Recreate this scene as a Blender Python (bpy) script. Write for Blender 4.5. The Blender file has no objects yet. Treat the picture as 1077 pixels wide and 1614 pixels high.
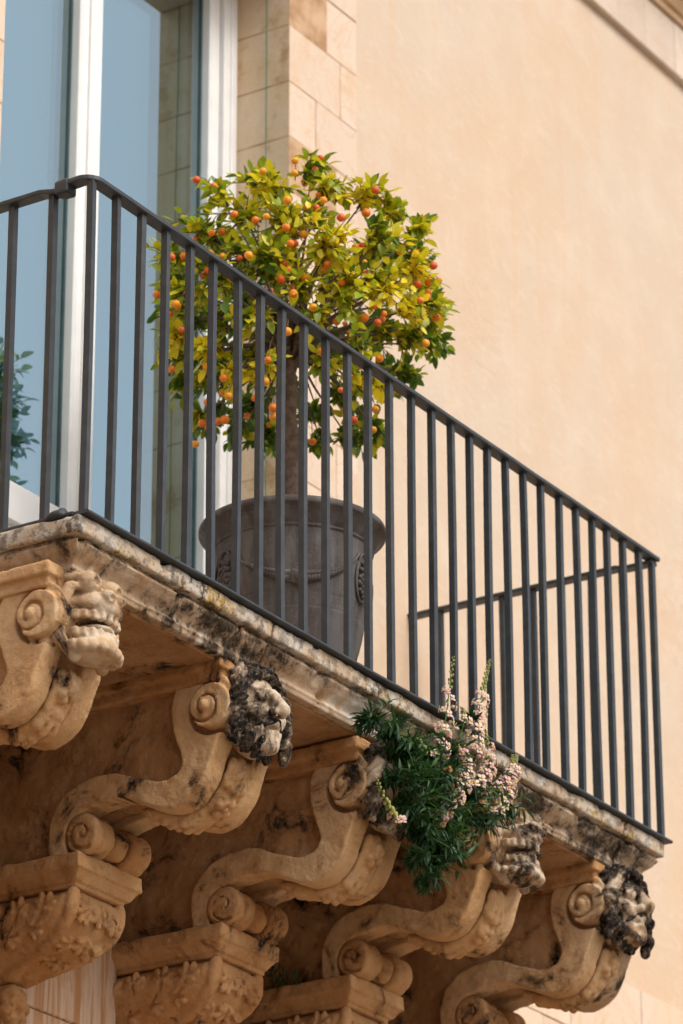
import bpy, bmesh, math, random
import numpy as np
from mathutils import Vector, Matrix
rnd = random.Random(7)
R = math.radians
sc = bpy.context.scene
Z0 = 5.68                      # height of the balcony floor above the street
D = 0.939                      # distance railing line -> wall plane
L = 3.187                      # railing length

# ------------------------------------------------------------------ camera
cam = bpy.data.cameras.new('camera'); co = bpy.data.objects.new('camera', cam)
sc.collection.objects.link(co); sc.camera = co
AZ, PI_, RO = 1.0062, 0.4056, -0.0026
f = Vector((math.sin(AZ)*math.cos(PI_), math.cos(AZ)*math.cos(PI_), math.sin(PI_)))
r = Vector((math.cos(AZ), -math.sin(AZ), 0)); u = r.cross(f)
r2 = r*math.cos(RO)+u*math.sin(RO); u2 = -r*math.sin(RO)+u*math.cos(RO)
co.matrix_world = Matrix(((r2.x,u2.x,-f.x,-7.6908),(r2.y,u2.y,-f.y,-5.6654),(r2.z,u2.z,-f.z,-4.0812+Z0),(0,0,0,1)))
cam.sensor_fit = 'VERTICAL'; cam.sensor_height = 36; cam.lens = 6284.6/1614*36
cam.clip_start = .1; cam.clip_end = 2000
cam.dof.use_dof = True; cam.dof.focus_distance = 11.0; cam.dof.aperture_fstop = 4.0

# ------------------------------------------------------------------ light
SUN_EL, SUN_ROT = 50, 184          # elevation; compass direction the sun stands in (0 = +Y, clockwise)
w = bpy.data.worlds.new('World'); sc.world = w; w.use_nodes = True
nt = w.node_tree; nt.nodes.clear()
sky = nt.nodes.new('ShaderNodeTexSky'); sky.sky_type = 'NISHITA'; sky.sun_disc = False
sky.sun_elevation = R(SUN_EL); sky.sun_rotation = R(SUN_ROT)
sky.air_density = 1.0; sky.dust_density = 5.0; sky.ozone_density = 1.0
hs = nt.nodes.new('ShaderNodeHueSaturation'); hs.inputs['Saturation'].default_value = .5
bg = nt.nodes.new('ShaderNodeBackground'); bg.inputs['Strength'].default_value = .15
wo = nt.nodes.new('ShaderNodeOutputWorld')
nt.links.new(sky.outputs[0], hs.inputs['Color']); nt.links.new(hs.outputs[0], bg.inputs[0]); nt.links.new(bg.outputs[0], wo.inputs[0])
sl = bpy.data.lights.new('sun', 'SUN'); sl.energy = .95; sl.angle = R(25); sl.color = (1, .93, .84)
so = bpy.data.objects.new('sun', sl); sc.collection.objects.link(so)
sd = Vector((math.sin(R(SUN_ROT))*math.cos(R(SUN_EL)), math.cos(R(SUN_ROT))*math.cos(R(SUN_EL)), math.sin(R(SUN_EL))))
so.rotation_euler = sd.to_track_quat('Z', 'Y').to_euler(); so.location = (-20, -20, 30)
vs = sc.view_settings; vs.view_transform = 'Standard'; vs.look = 'None'; vs.gamma = 1; vs.use_curve_mapping = False
vs.exposure = 0.44

# ------------------------------------------------------------------ material kit
class NB:
    def __init__(s, name):
        s.m = bpy.data.materials.new(name); s.m.use_nodes = True
        s.t = s.m.node_tree; s.b = s.t.nodes['Principled BSDF']; s.out = s.t.nodes['Material Output']
        s.b.inputs['Roughness'].default_value = .85
        s.b.inputs['Specular IOR Level'].default_value = .25
    def n(s, t): return s.t.nodes.new(t)
    def l(s, a, b): s.t.links.new(a, b)
    def put(s, sock, v):
        if isinstance(v, bpy.types.NodeSocket): s.l(v, sock)
        elif isinstance(v, (tuple, list)) and len(v) == 3 and sock.type == 'RGBA': sock.default_value = (*v, 1)
        else: sock.default_value = v
    def pos(s): return s.n('ShaderNodeNewGeometry').outputs['Position']
    def obj(s): return s.n('ShaderNodeTexCoord').outputs['Object']
    def xyz(s, v):
        x = s.n('ShaderNodeSeparateXYZ'); s.l(v, x.inputs[0]); return x.outputs
    def map(s, v, scale=(1,1,1), loc=(0,0,0), rot=(0,0,0)):
        x = s.n('ShaderNodeMapping'); s.l(v, x.inputs[0]); x.inputs['Scale'].default_value = scale
        x.inputs['Location'].default_value = loc; x.inputs['Rotation'].default_value = rot; return x.outputs[0]
    def noise(s, v, scale, detail=4, rough=.55, dist=0):
        x = s.n('ShaderNodeTexNoise'); s.l(v, x.inputs['Vector'])
        x.inputs['Scale'].default_value = scale; x.inputs['Detail'].default_value = detail
        x.inputs['Roughness'].default_value = rough; x.inputs['Distortion'].default_value = dist; return x.outputs[0]
    def vor(s, v, scale, feat='F1'):
        x = s.n('ShaderNodeTexVoronoi'); x.feature = feat; s.l(v, x.inputs['Vector']); x.inputs['Scale'].default_value = scale; return x.outputs[0]
    def ramp(s, v, a, b):
        x = s.n('ShaderNodeMapRange'); x.interpolation_type = 'SMOOTHSTEP'; s.put(x.inputs[0], v)
        x.inputs[1].default_value = a; x.inputs[2].default_value = b; return x.outputs[0]
    def math(s, op, a, b=0):
        x = s.n('ShaderNodeMath'); x.operation = op; s.put(x.inputs[0], a); s.put(x.inputs[1], b); return x.outputs[0]
    def mix(s, fac, a, b, mode='MIX'):
        x = s.n('ShaderNodeMix'); x.data_type = 'RGBA'; x.blend_type = mode; s.put(x.inputs[0], fac)
        s.put(x.inputs[6], a); s.put(x.inputs[7], b); return x.outputs[2]
    def bump(s, h, strength=.4, dist=.01, prev=None):
        x = s.n('ShaderNodeBump'); x.inputs['Strength'].default_value = strength; x.inputs['Distance'].default_value = dist
        s.l(h, x.inputs['Height'])
        if prev is not None: s.l(prev, x.inputs['Normal'])
        return x.outputs[0]
    def col(s, c): s.put(s.b.inputs['Base Color'], c)
    def nor(s, n): s.l(n, s.b.inputs['Normal'])

def mk_plaster():
    k = NB('plaster'); p = k.pos()
    a = k.noise(p, .9, 5, .6); b = k.noise(p, 4.0, 7, .65); st = k.noise(k.map(p, (7, 7, .5)), 1.5, 5, .6)
    c = k.mix(k.ramp(a, .35, .68), (.595, .445, .318), (.575, .472, .368))
    c = k.mix(k.math('MULTIPLY', k.ramp(b, .42, .72), .55), c, (.64, .535, .42))
    c = k.mix(k.math('MULTIPLY', k.ramp(st, .5, .75), .35), c, (.60, .40, .25))
    x = k.xyz(p)                                       # more ochre towards the lower wall
    lo = k.math('MULTIPLY', k.ramp(k.math('ADD', x[2], k.math('MULTIPLY', a, 2.0)), Z0+2.3, Z0+.4), .6)
    c = k.mix(lo, c, (.64, .42, .25))
    sp = k.noise(k.map(p, (1, 1, .55)), 14, 8, .7)
    c = k.mix(k.math('MULTIPLY', k.ramp(sp, .56, .74), .22), c, (.68, .59, .48))
    cr = k.ramp(k.math('ABSOLUTE', k.math('SUBTRACT', k.noise(p, 1.1, 9, .62, .8), .5)), .006, .0)
    c = k.mix(k.math('MULTIPLY', cr, k.math('MULTIPLY', k.ramp(k.noise(k.map(p, loc=(7, 3, 2)), .8, 2), .50, .62), .3)), c, (.48, .33, .21))
    tr = k.noise(k.map(p, (5, 5, 9), rot=(0, .5, 0)), 1.6, 6, .62, 1.5)
    c = k.mix(k.math('MULTIPLY', k.ramp(tr, .52, .66), .25), c, (.66, .57, .46))
    k.col(c); k.nor(k.bump(tr, .10, .012, k.bump(k.noise(p, 60, 6, .6), .2, .006, k.bump(b, .2, .03)))); k.b.inputs['Roughness'].default_value = .9
    return k.m

def mk_ashlar(name, base, alt, vein, seed, reveal=False):
    k = NB(name); p = k.map(k.pos(), loc=(seed, seed*1.7, 0))
    oi = k.n('ShaderNodeObjectInfo').outputs['Random']
    c = k.mix(k.ramp(k.noise(p, 2.2, 6, .6), .35, .65), base, alt)
    c = k.mix(k.math('MULTIPLY', oi, .45), c, (base[0]*.80, base[1]*.76, base[2]*.72))
    w_ = k.noise(p, 3.2, 6, .65, 1.2)
    line = k.ramp(k.math('ABSOLUTE', k.math('SUBTRACT', w_, .5)), .02, 0.0)
    c = k.mix(k.math('MULTIPLY', line, .55), c, vein)
    c = k.mix(k.math('MULTIPLY', k.ramp(k.noise(p, 7, 9, .72), .50, .66), .5), c, vein)
    c = k.mix(k.math('MULTIPLY', k.ramp(k.noise(p, 50, 4), .55, .8), .3), c, (.70, .62, .52))
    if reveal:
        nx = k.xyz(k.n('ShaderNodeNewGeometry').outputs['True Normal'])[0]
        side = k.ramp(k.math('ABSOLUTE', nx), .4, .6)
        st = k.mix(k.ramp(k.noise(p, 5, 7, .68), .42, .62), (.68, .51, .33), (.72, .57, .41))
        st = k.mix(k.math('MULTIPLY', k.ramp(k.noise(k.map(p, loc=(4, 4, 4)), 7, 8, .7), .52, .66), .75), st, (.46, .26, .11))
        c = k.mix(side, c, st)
    k.col(c); k.nor(k.bump(k.noise(p, 90, 8, .65), .3, .006)); return k.m

def mk_carved(name, base, alt, black, white, front=.25, seed=0.):
    """carved limestone: warm patina, soot-black lichen on the rain-washed outer end, pale lichen"""
    k = NB(name); g = k.pos(); p = k.map(g, loc=(seed*3.1, seed*1.3, seed*.7)); x = k.xyz(g)
    c = k.mix(k.ramp(k.noise(p, 4, 6, .6), .35, .66), base, alt)
    c = k.mix(k.math('MULTIPLY', k.ramp(k.noise(p, 13, 7, .7), .5, .72), .5), c, (base[0]*.55, base[1]*.45, base[2]*.36))
    c = k.mix(k.math('MULTIPLY', k.ramp(k.noise(p, 30, 5, .6), .55, .78), .35), c, (.62, .50, .38))
    c = k.mix(k.math('MULTIPLY', k.ramp(k.noise(k.map(p, (30, 30, 2.0)), 1, 4, .5), .55, .75), .25), c, (base[0]*.6, base[1]*.42, base[2]*.28))
    bias = k.ramp(x[1], front, front-.22)             # towards the weather side
    if white > 0:
        wm = k.ramp(k.math('ADD', k.noise(p, 9, 8, .7), k.math('MULTIPLY', bias, .14*white)), .55, .64)
        c = k.mix(k.math('MULTIPLY', wm, k.math('ADD', k.math('MULTIPLY', bias, .75), .08)), c, (.60, .50, .38))
    bm = k.math('ADD', k.noise(p, 6.5, 10, .70, .5), k.math('MULTIPLY', bias, .17*black))
    c = k.mix(k.math('MULTIPLY', k.ramp(bm, .49, .63), .6), c, (base[0]*.45, base[1]*.40, base[2]*.38))
    bm = k.ramp(bm, .56, .66)
    fl = k.ramp(k.noise(p, 48, 8, .72), .40, .66)
    c = k.mix(k.math('MULTIPLY', bm, k.math('SUBTRACT', 1.0, k.math('MULTIPLY', k.ramp(k.noise(p, 90, 6, .7), .55, .66), .6))), c, k.mix(fl, (.006, .005, .0045), (.085, .064, .047)))
    k.col(c)
    h = k.noise(p, 38, 8, .7); pits = k.ramp(k.vor(p, 55), .0, .22)
    n = k.bump(h, .75, .011); n = k.bump(pits, .4, .004, n); n = k.bump(k.noise(p, 220, 4), .35, .002, n)
    k.nor(n); k.b.inputs['Roughness'].default_value = .92; k.b.inputs['Specular IOR Level'].default_value = .15
    return k.m

def mk_slab(name, fillet):
    k = NB(name); p = k.pos()
    c = k.mix(k.ramp(k.noise(p, 3, 6, .6), .35, .65), (.44, .315, .205), (.54, .425, .31))
    if fillet:
        c = k.mix(k.ramp(k.noise(p, 7, 8, .7), .42, .6), c, (.55, .51, .44))
        ye = k.math('MULTIPLY', k.ramp(k.noise(k.map(p, loc=(5, 2, 1)), 6.5, 6, .65), .51, .58), k.ramp(k.noise(p, 70, 4, .7), .42, .55))
        c = k.mix(ye, c, (.36, .24, .05))
        bk = k.ramp(k.noise(p, 26, 8, .72), .48, .56); bk2 = k.ramp(k.noise(k.map(p, loc=(3, 9, 4)), 3.0, 5, .65), .45, .62)
        c = k.mix(k.math('MULTIPLY', bk, k.math('ADD', k.math('MULTIPLY', bk2, .45), .5)), c, (.075, .055, .042))
        c = k.mix(k.math('MULTIPLY', k.ramp(k.noise(p, 120, 2), .62, .72), .5), c, (.10, .085, .07))
    else:
        c = k.mix(k.math('MULTIPLY', k.ramp(k.noise(p, 9, 7, .7), .45, .65), .6), c, (.40, .24, .12))
        raw = k.math('ADD', k.math('MULTIPLY', k.noise(k.map(p, (1.5, 1.5, .9)), 12, 12, .76, .25), .6), k.math('MULTIPLY', k.noise(p, 2.6, 4, .6), .4))
        up = k.math('MULTIPLY', k.ramp(k.xyz(p)[2], Z0-.10, Z0-.05), .035)       # water held under the fillet
        raw = k.math('ADD', raw, up)
        c = k.mix(k.math('MULTIPLY', k.ramp(raw, .42, .56), .75), c, (.20, .145, .098))
        bk = k.ramp(raw, .488, .57)
        c = k.mix(k.math('MULTIPLY', bk, .92), c, k.mix(k.ramp(k.noise(p, 60, 6, .7), .4, .65), (.010, .008, .007), (.10, .075, .052)))
        c = k.mix(k.math('MULTIPLY', k.ramp(k.noise(k.map(p, loc=(8, 1, 2)), 6, 6, .6), .60, .68), .7), c, (.63, .57, .48))
    k.col(c); n = k.bump(k.noise(p, 40, 8, .7), .6, .008); n = k.bump(k.noise(p, 200, 4), .4, .002, n); k.nor(n)
    k.b.inputs['Roughness'].default_value = .93; k.b.inputs['Specular IOR Level'].default_value = .12
    return k.m

def mk_stained_shaded():
    k = NB('stained_shaded_stone'); p = k.pos()
    c = k.mix(k.ramp(k.noise(p, 2.5, 7, .65), .35, .65), (.165, .074, .026), (.25, .125, .052))  # stained brown, darkened further to put under-balcony shade into the colour
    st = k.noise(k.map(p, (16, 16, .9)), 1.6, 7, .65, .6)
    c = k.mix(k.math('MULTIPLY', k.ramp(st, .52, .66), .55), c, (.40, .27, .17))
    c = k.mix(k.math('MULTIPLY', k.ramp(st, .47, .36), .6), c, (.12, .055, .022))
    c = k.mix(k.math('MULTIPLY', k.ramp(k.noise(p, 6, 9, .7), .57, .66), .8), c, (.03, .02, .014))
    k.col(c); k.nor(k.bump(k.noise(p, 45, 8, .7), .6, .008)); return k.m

def mk_pilaster():
    k = NB('streaked_stone'); p = k.pos()
    st = k.noise(k.map(p, (13, 13, .8)), 1.5, 9, .72, 1.2)
    c = k.mix(k.ramp(st, .40, .58), (.40, .20, .09), (.55, .40, .29))
    c = k.mix(k.math('MULTIPLY', k.ramp(k.noise(p, 8, 8, .7), .5, .68), .6), c, (.45, .26, .13))
    k.col(c); k.nor(k.bump(k.noise(p, 60, 8, .7), .5, .006)); return k.m

def mk_metal():
    k = NB('painted_iron'); p = k.pos()
    c = k.mix(k.ramp(k.noise(p, 18, 6, .7), .4, .7), (.032, .038, .044), (.048, .056, .063))
    c = k.mix(k.math('MULTIPLY', k.ramp(k.noise(p, 60, 6, .7), .63, .72), .5), c, (.075, .055, .045))
    k.col(c); k.b.inputs['Roughness'].default_value = .48; k.b.inputs['Specular IOR Level'].default_value = .4
    k.nor(k.bump(k.noise(p, 90, 4), .15, .002)); return k.m

def mk_simple(name, c1, c2, scale=20, rough=.6, bump=.1, spec=.3, trans=0):
    k = NB(name); p = k.obj(); c = k.mix(k.ramp(k.noise(p, scale, 5), .35, .65), c1, c2)
    k.col(c); k.b.inputs['Roughness'].default_value = rough; k.b.inputs['Specular IOR Level'].default_value = spec
    if bump: k.nor(k.bump(k.noise(p, scale*4, 5), bump, .003))
    if trans:
        t = k.n('ShaderNodeBsdfTranslucent'); k.l(c, t.inputs[0]); m = k.n('ShaderNodeMixShader'); m.inputs[0].default_value = trans
        k.l(k.b.outputs[0], m.inputs[1]); k.l(t.outputs[0], m.inputs[2]); k.l(m.outputs[0], k.out.inputs[0])
    return k.m

def mk_leaf(name, c1, c2):
    k = NB(name); p = k.pos(); oi = k.n('ShaderNodeObjectInfo').outputs['Random']
    c = k.mix(k.noise(p, 13, 2), c1, c2)
    c = k.mix(k.math('MULTIPLY', oi, .4), c, (min(.9, c2[0]*1.12), c2[1], c2[2]))
    k.col(c); k.b.inputs['Roughness'].default_value = .38; k.b.inputs['Specular IOR Level'].default_value = .45
    t = k.n('ShaderNodeBsdfTranslucent'); k.l(c, t.inputs[0]); m = k.n('ShaderNodeMixShader'); m.inputs[0].default_value = .36
    k.l(k.b.outputs[0], m.inputs[1]); k.l(t.outputs[0], m.inputs[2]); k.l(m.outputs[0], k.out.inputs[0])
    return k.m

def mk_glass():
    k = NB('coated_glass'); g = k.n('ShaderNodeBsdfGlossy'); g.inputs['Roughness'].default_value = .0
    g.inputs['Color'].default_value = (.78, .95, 1.0, 1)
    k.l(k.bump(k.noise(k.pos(), 1.3, 1), .02, .01), g.inputs['Normal'])
    t = k.n('ShaderNodeBsdfTransparent'); t.inputs[0].default_value = (.62, .78, .80, 1)
    m = k.n('ShaderNodeMixShader'); m.inputs[0].default_value = .39
    k.l(t.outputs[0], m.inputs[1]); k.l(g.outputs[0], m.inputs[2]); k.l(m.outputs[0], k.out.inputs[0]); return k.m

def mk_pot():
    k = NB('pot_clay'); p = k.pos()
    c = k.mix(k.ramp(k.noise(p, 6, 7, .65), .35, .65), (.058, .046, .041), (.092, .077, .071))
    c = k.mix(k.math('MULTIPLY', k.ramp(k.noise(k.map(p, (9, 9, 1.2)), 1.6, 6, .65), .46, .64), .65), c, (.16, .15, .152))
    c = k.mix(k.math('MULTIPLY', k.ramp(k.noise(p, 150, 3), .55, .7), .35), c, (.19, .18, .18))
    k.col(c); k.b.inputs['Roughness'].default_value = .62; k.nor(k.bump(k.noise(p, 120, 5), .25, .003)); return k.m

M = dict(
    plaster=mk_plaster(),
    ashlar=mk_ashlar('surround_stone', (.70, .56, .43), (.68, .57, .48), (.60, .39, .23), 0),
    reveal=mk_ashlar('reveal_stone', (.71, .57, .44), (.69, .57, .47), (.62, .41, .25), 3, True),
    mortar=mk_simple('lime_mortar', (.36, .21, .115), (.56, .38, .24), 9, .95, .3, .1),
    frieze=mk_ashlar('frieze_stone', (.62, .52, .43), (.66, .56, .47), (.52, .38, .27), 6),
    cornice=mk_ashlar('cornice_stone', (.56, .38, .23), (.62, .45, .30), (.40, .24, .12), 9),
    course=mk_ashlar('course_stone', (.72, .57, .45), (.72, .54, .38), (.60, .40, .22), 12),
    fillet=mk_slab('lichen_slab', True), mould=mk_slab('slab_moulding', False),
    stained_shaded=mk_stained_shaded(), soffit=mk_carved('soffit_stone', (.36, .195, .088), (.50, .31, .165), .0, 0, .1, 77), pilaster=mk_pilaster(), metal=mk_metal(), glass=mk_glass(), pot=mk_pot(),
    white=mk_simple('white_paint', (.74, .745, .74), (.79, .79, .78), 8, .35, .03, .4),
    seal=mk_simple('glazing_seal', (.05, .09, .10), (.07, .12, .13), 8, .5, 0),
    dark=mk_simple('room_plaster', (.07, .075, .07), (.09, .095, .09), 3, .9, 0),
    soil=mk_simple('soil', (.05, .035, .025), (.09, .06, .04), 60, .95, .8, .1),
    bark=mk_simple('bark', (.115, .08, .06), (.19, .135, .10), 45, .85, .6, .2),
    twig=mk_simple('twig_bark', (.10, .10, .045), (.15, .13, .07), 30, .8, 0),
    leaf0=mk_leaf('leaf_dark_green', (.05, .115, .010), (.10, .19, .016)),
    leaf1=mk_leaf('leaf_green', (.20, .31, .014), (.34, .42, .02)),
    leaf2=mk_leaf('leaf_olive', (.48, .50, .014), (.64, .58, .02)),
    leaf3=mk_leaf('leaf_yellow', (.82, .66, .02), (.88, .74, .035)),
    fruit=mk_simple('orange_peel', (.78, .17, .005), (.85, .24, .008), 25, .38, .35, .5),
    fruit2=mk_simple('orange_peel_pale', (.86, .30, .008), (.90, .38, .012), 25, .38, .35, .5),
    fruit3=mk_simple('orange_peel_deep', (.60, .08, .006), (.70, .12, .008), 25, .38, .35, .5),
    snap=mk_simple('snapdragon_leaf', (.014, .048, .018), (.036, .094, .026), 14, .5, 0, .35, .25),
    snap2=mk_simple('snapdragon_young_leaf', (.06, .15, .03), (.10, .21, .04), 14, .5, 0, .35, .25),
    bud=mk_simple('snapdragon_bud', (.30, .33, .09), (.42, .40, .14), 40, .6, 0, .3, .2),
    petal=mk_simple('petal_pink', (.78, .47, .48), (.82, .58, .55), 50, .6, 0, .3, .3),
    petal2=mk_simple('petal_cream', (.84, .66, .57), (.84, .70, .62), 50, .6, 0, .3, .3),
    throat=mk_simple('petal_yellow', (.80, .52, .10), (.82, .60, .2), 50, .6, 0, .3, .2),
    dry=mk_simple('dry_flower', (.33, .16, .05), (.42, .22, .08), 40, .8, 0),
    paving=mk_simple('street_paving', (.26, .20, .145), (.32, .25, .18), 1.5, .9, .3),
    cable=mk_simple('cable_sheath', (.06, .17, .13), (.08, .2, .15), 9, .6, 0),
)
CS = {}
def carved(kind, i):
    key = (kind, i)
    if key not in CS:
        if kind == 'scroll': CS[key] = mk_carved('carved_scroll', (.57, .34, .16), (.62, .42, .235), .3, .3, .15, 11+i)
        elif kind == 'panel': CS[key] = mk_carved('carved_panel', (.37, .195, .082), (.50, .30, .15), .15, 0, .15, 5+i)  # recessed sides toned darker than the scrolls, shade painted into the stone
        elif kind == 'head': CS[key] = mk_carved('carved_mask', (.48, .32, .185), (.56, .41, .27), (.12, .36, .6, .42, .85)[i], (.35, 1.5, .8, .8, .7)[i], .20, 20+i*2)
        elif kind == 'hair': CS[key] = mk_carved('carved_hair', (.42, .30, .19), (.54, .42, .29), (0, 1.0, .9, 0, 1.1)[i], (0, 1.0, .5, 0, .5)[i], .26, 41+i*2)
        elif kind == 'low': CS[key] = mk_carved('carved_lower', (.44, .225, .090), (.54, .32, .155), .1, 0, .2, 30+i)  # base darker than the scrolls to deepen the shade on the lower parts
    return CS[key]

# ------------------------------------------------------------------ object kit
def col(o): sc.collection.objects.link(o); return o
def tag(o, label=None, cat=None, group=None, kind=None):
    if label: o['label'] = label
    if cat: o['category'] = cat
    if group: o['group'] = group
    if kind: o['kind'] = kind
    return o
def thing(name, loc, label, cat, group=None):
    o = bpy.data.objects.new(name, None); o.location = (loc[0], loc[1], loc[2]+Z0); o.empty_display_size = .1
    o['org'] = list(map(float, loc)); return tag(col(o), label, cat, group)
def org(o):
    while o.parent: o = o.parent
    return np.array(o['org'])
def mesh(name, V, Fq, mats, smooth=True, mi=None):
    V = np.asarray(V, np.float32); me = bpy.data.meshes.new(name)
    if isinstance(Fq, np.ndarray):
        n, k = Fq.shape; me.vertices.add(len(V)); me.vertices.foreach_set('co', V.ravel())
        me.loops.add(n*k); me.loops.foreach_set('vertex_index', Fq.ravel().astype(np.int32))
        me.polygons.add(n); me.polygons.foreach_set('loop_start', np.arange(0, n*k, k, dtype=np.int32))
        me.update(calc_edges=True)
    else: me.from_pydata(V.tolist(), [], [tuple(map(int, q)) for q in Fq]); me.update()
    me.polygons.foreach_set('use_smooth', np.full(len(me.polygons), smooth))
    for m in (mats if isinstance(mats, (list, tuple)) else [mats]): me.materials.append(m)
    if mi is not None: me.polygons.foreach_set('material_index', np.asarray(mi, np.int32))
    return me
def part(name, me, parent, loc=(0, 0, 0), rot=None):
    o = col(bpy.data.objects.new(name, me)); o.parent = parent; o.location = loc
    if rot is not None: o.rotation_euler = rot
    return o
def sub(name, V, Fq, mats, parent, smooth=True, mi=None, base=None):
    """part whose vertices are given in balcony coordinates"""
    return part(name, mesh(name, np.asarray(V, np.float32)-(org(parent) if base is None else base), Fq, mats, smooth, mi), parent)
def cp(src, parent, loc, rot=None, scale=None, data=None):
    o = src.copy(); col(o); o.parent = parent; o.location = loc
    if data: o.data = data
    if rot is not None: o.rotation_euler = rot
    if scale is not None: o.scale = (scale,)*3
    return o
def bbox(lo, hi, b=.003, seg=1):
    lo, hi = Vector(lo), Vector(hi); bm = bmesh.new(); bmesh.ops.create_cube(bm, size=1)
    for v in bm.verts: v.co = Vector(((lo[i]+hi[i])/2+v.co[i]*(hi[i]-lo[i]) for i in range(3)))
    if b: bmesh.ops.bevel(bm, geom=bm.edges[:], offset=b, segments=seg, affect='EDGES', profile=.5)
    V = [v.co[:] for v in bm.verts]; Fq = [[v.index for v in q.verts] for q in bm.faces]; bm.free(); return V, Fq
def join(items):
    V = []; Fq = []
    for v, q in items:
        n = len(V); V += [tuple(a) for a in v]; Fq += [[i+n for i in t] for t in q]
    return V, Fq
def tube(pts, rad, n=6, cap=True):
    pts = [Vector(p) for p in pts]; V = []; Fq = []
    rr = rad if isinstance(rad, (list, tuple)) else [rad]*len(pts)
    ref = Vector((0, 0, 1))
    for i, p in enumerate(pts):
        d = (pts[min(i+1, len(pts)-1)]-pts[max(i-1, 0)]).normalized()
        a = d.cross(ref if abs(d.z) < .95 else Vector((1, 0, 0))).normalized(); b = d.cross(a)
        for k in range(n):
            t = 2*math.pi*k/n; V.append(p+(a*math.cos(t)+b*math.sin(t))*rr[i])
    for i in range(len(pts)-1):
        for k in range(n): Fq.append([i*n+k, i*n+(k+1) % n, (i+1)*n+(k+1) % n, (i+1)*n+k])
    if cap: Fq.append(list(range(n))[::-1]); Fq.append([(len(pts)-1)*n+k for k in range(n)])
    return V, Fq
def lathe(prof, n=72, c=(0, 0)):
    V = []; Fq = []
    for rr, z in prof:
        for k in range(n): t = 2*math.pi*k/n; V.append((c[0]+rr*math.cos(t), c[1]+rr*math.sin(t), z))
    for i in range(len(prof)-1):
        for k in range(n): Fq.append([i*n+k, i*n+(k+1) % n, (i+1)*n+(k+1) % n, (i+1)*n+k])
    return V, Fq

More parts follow.
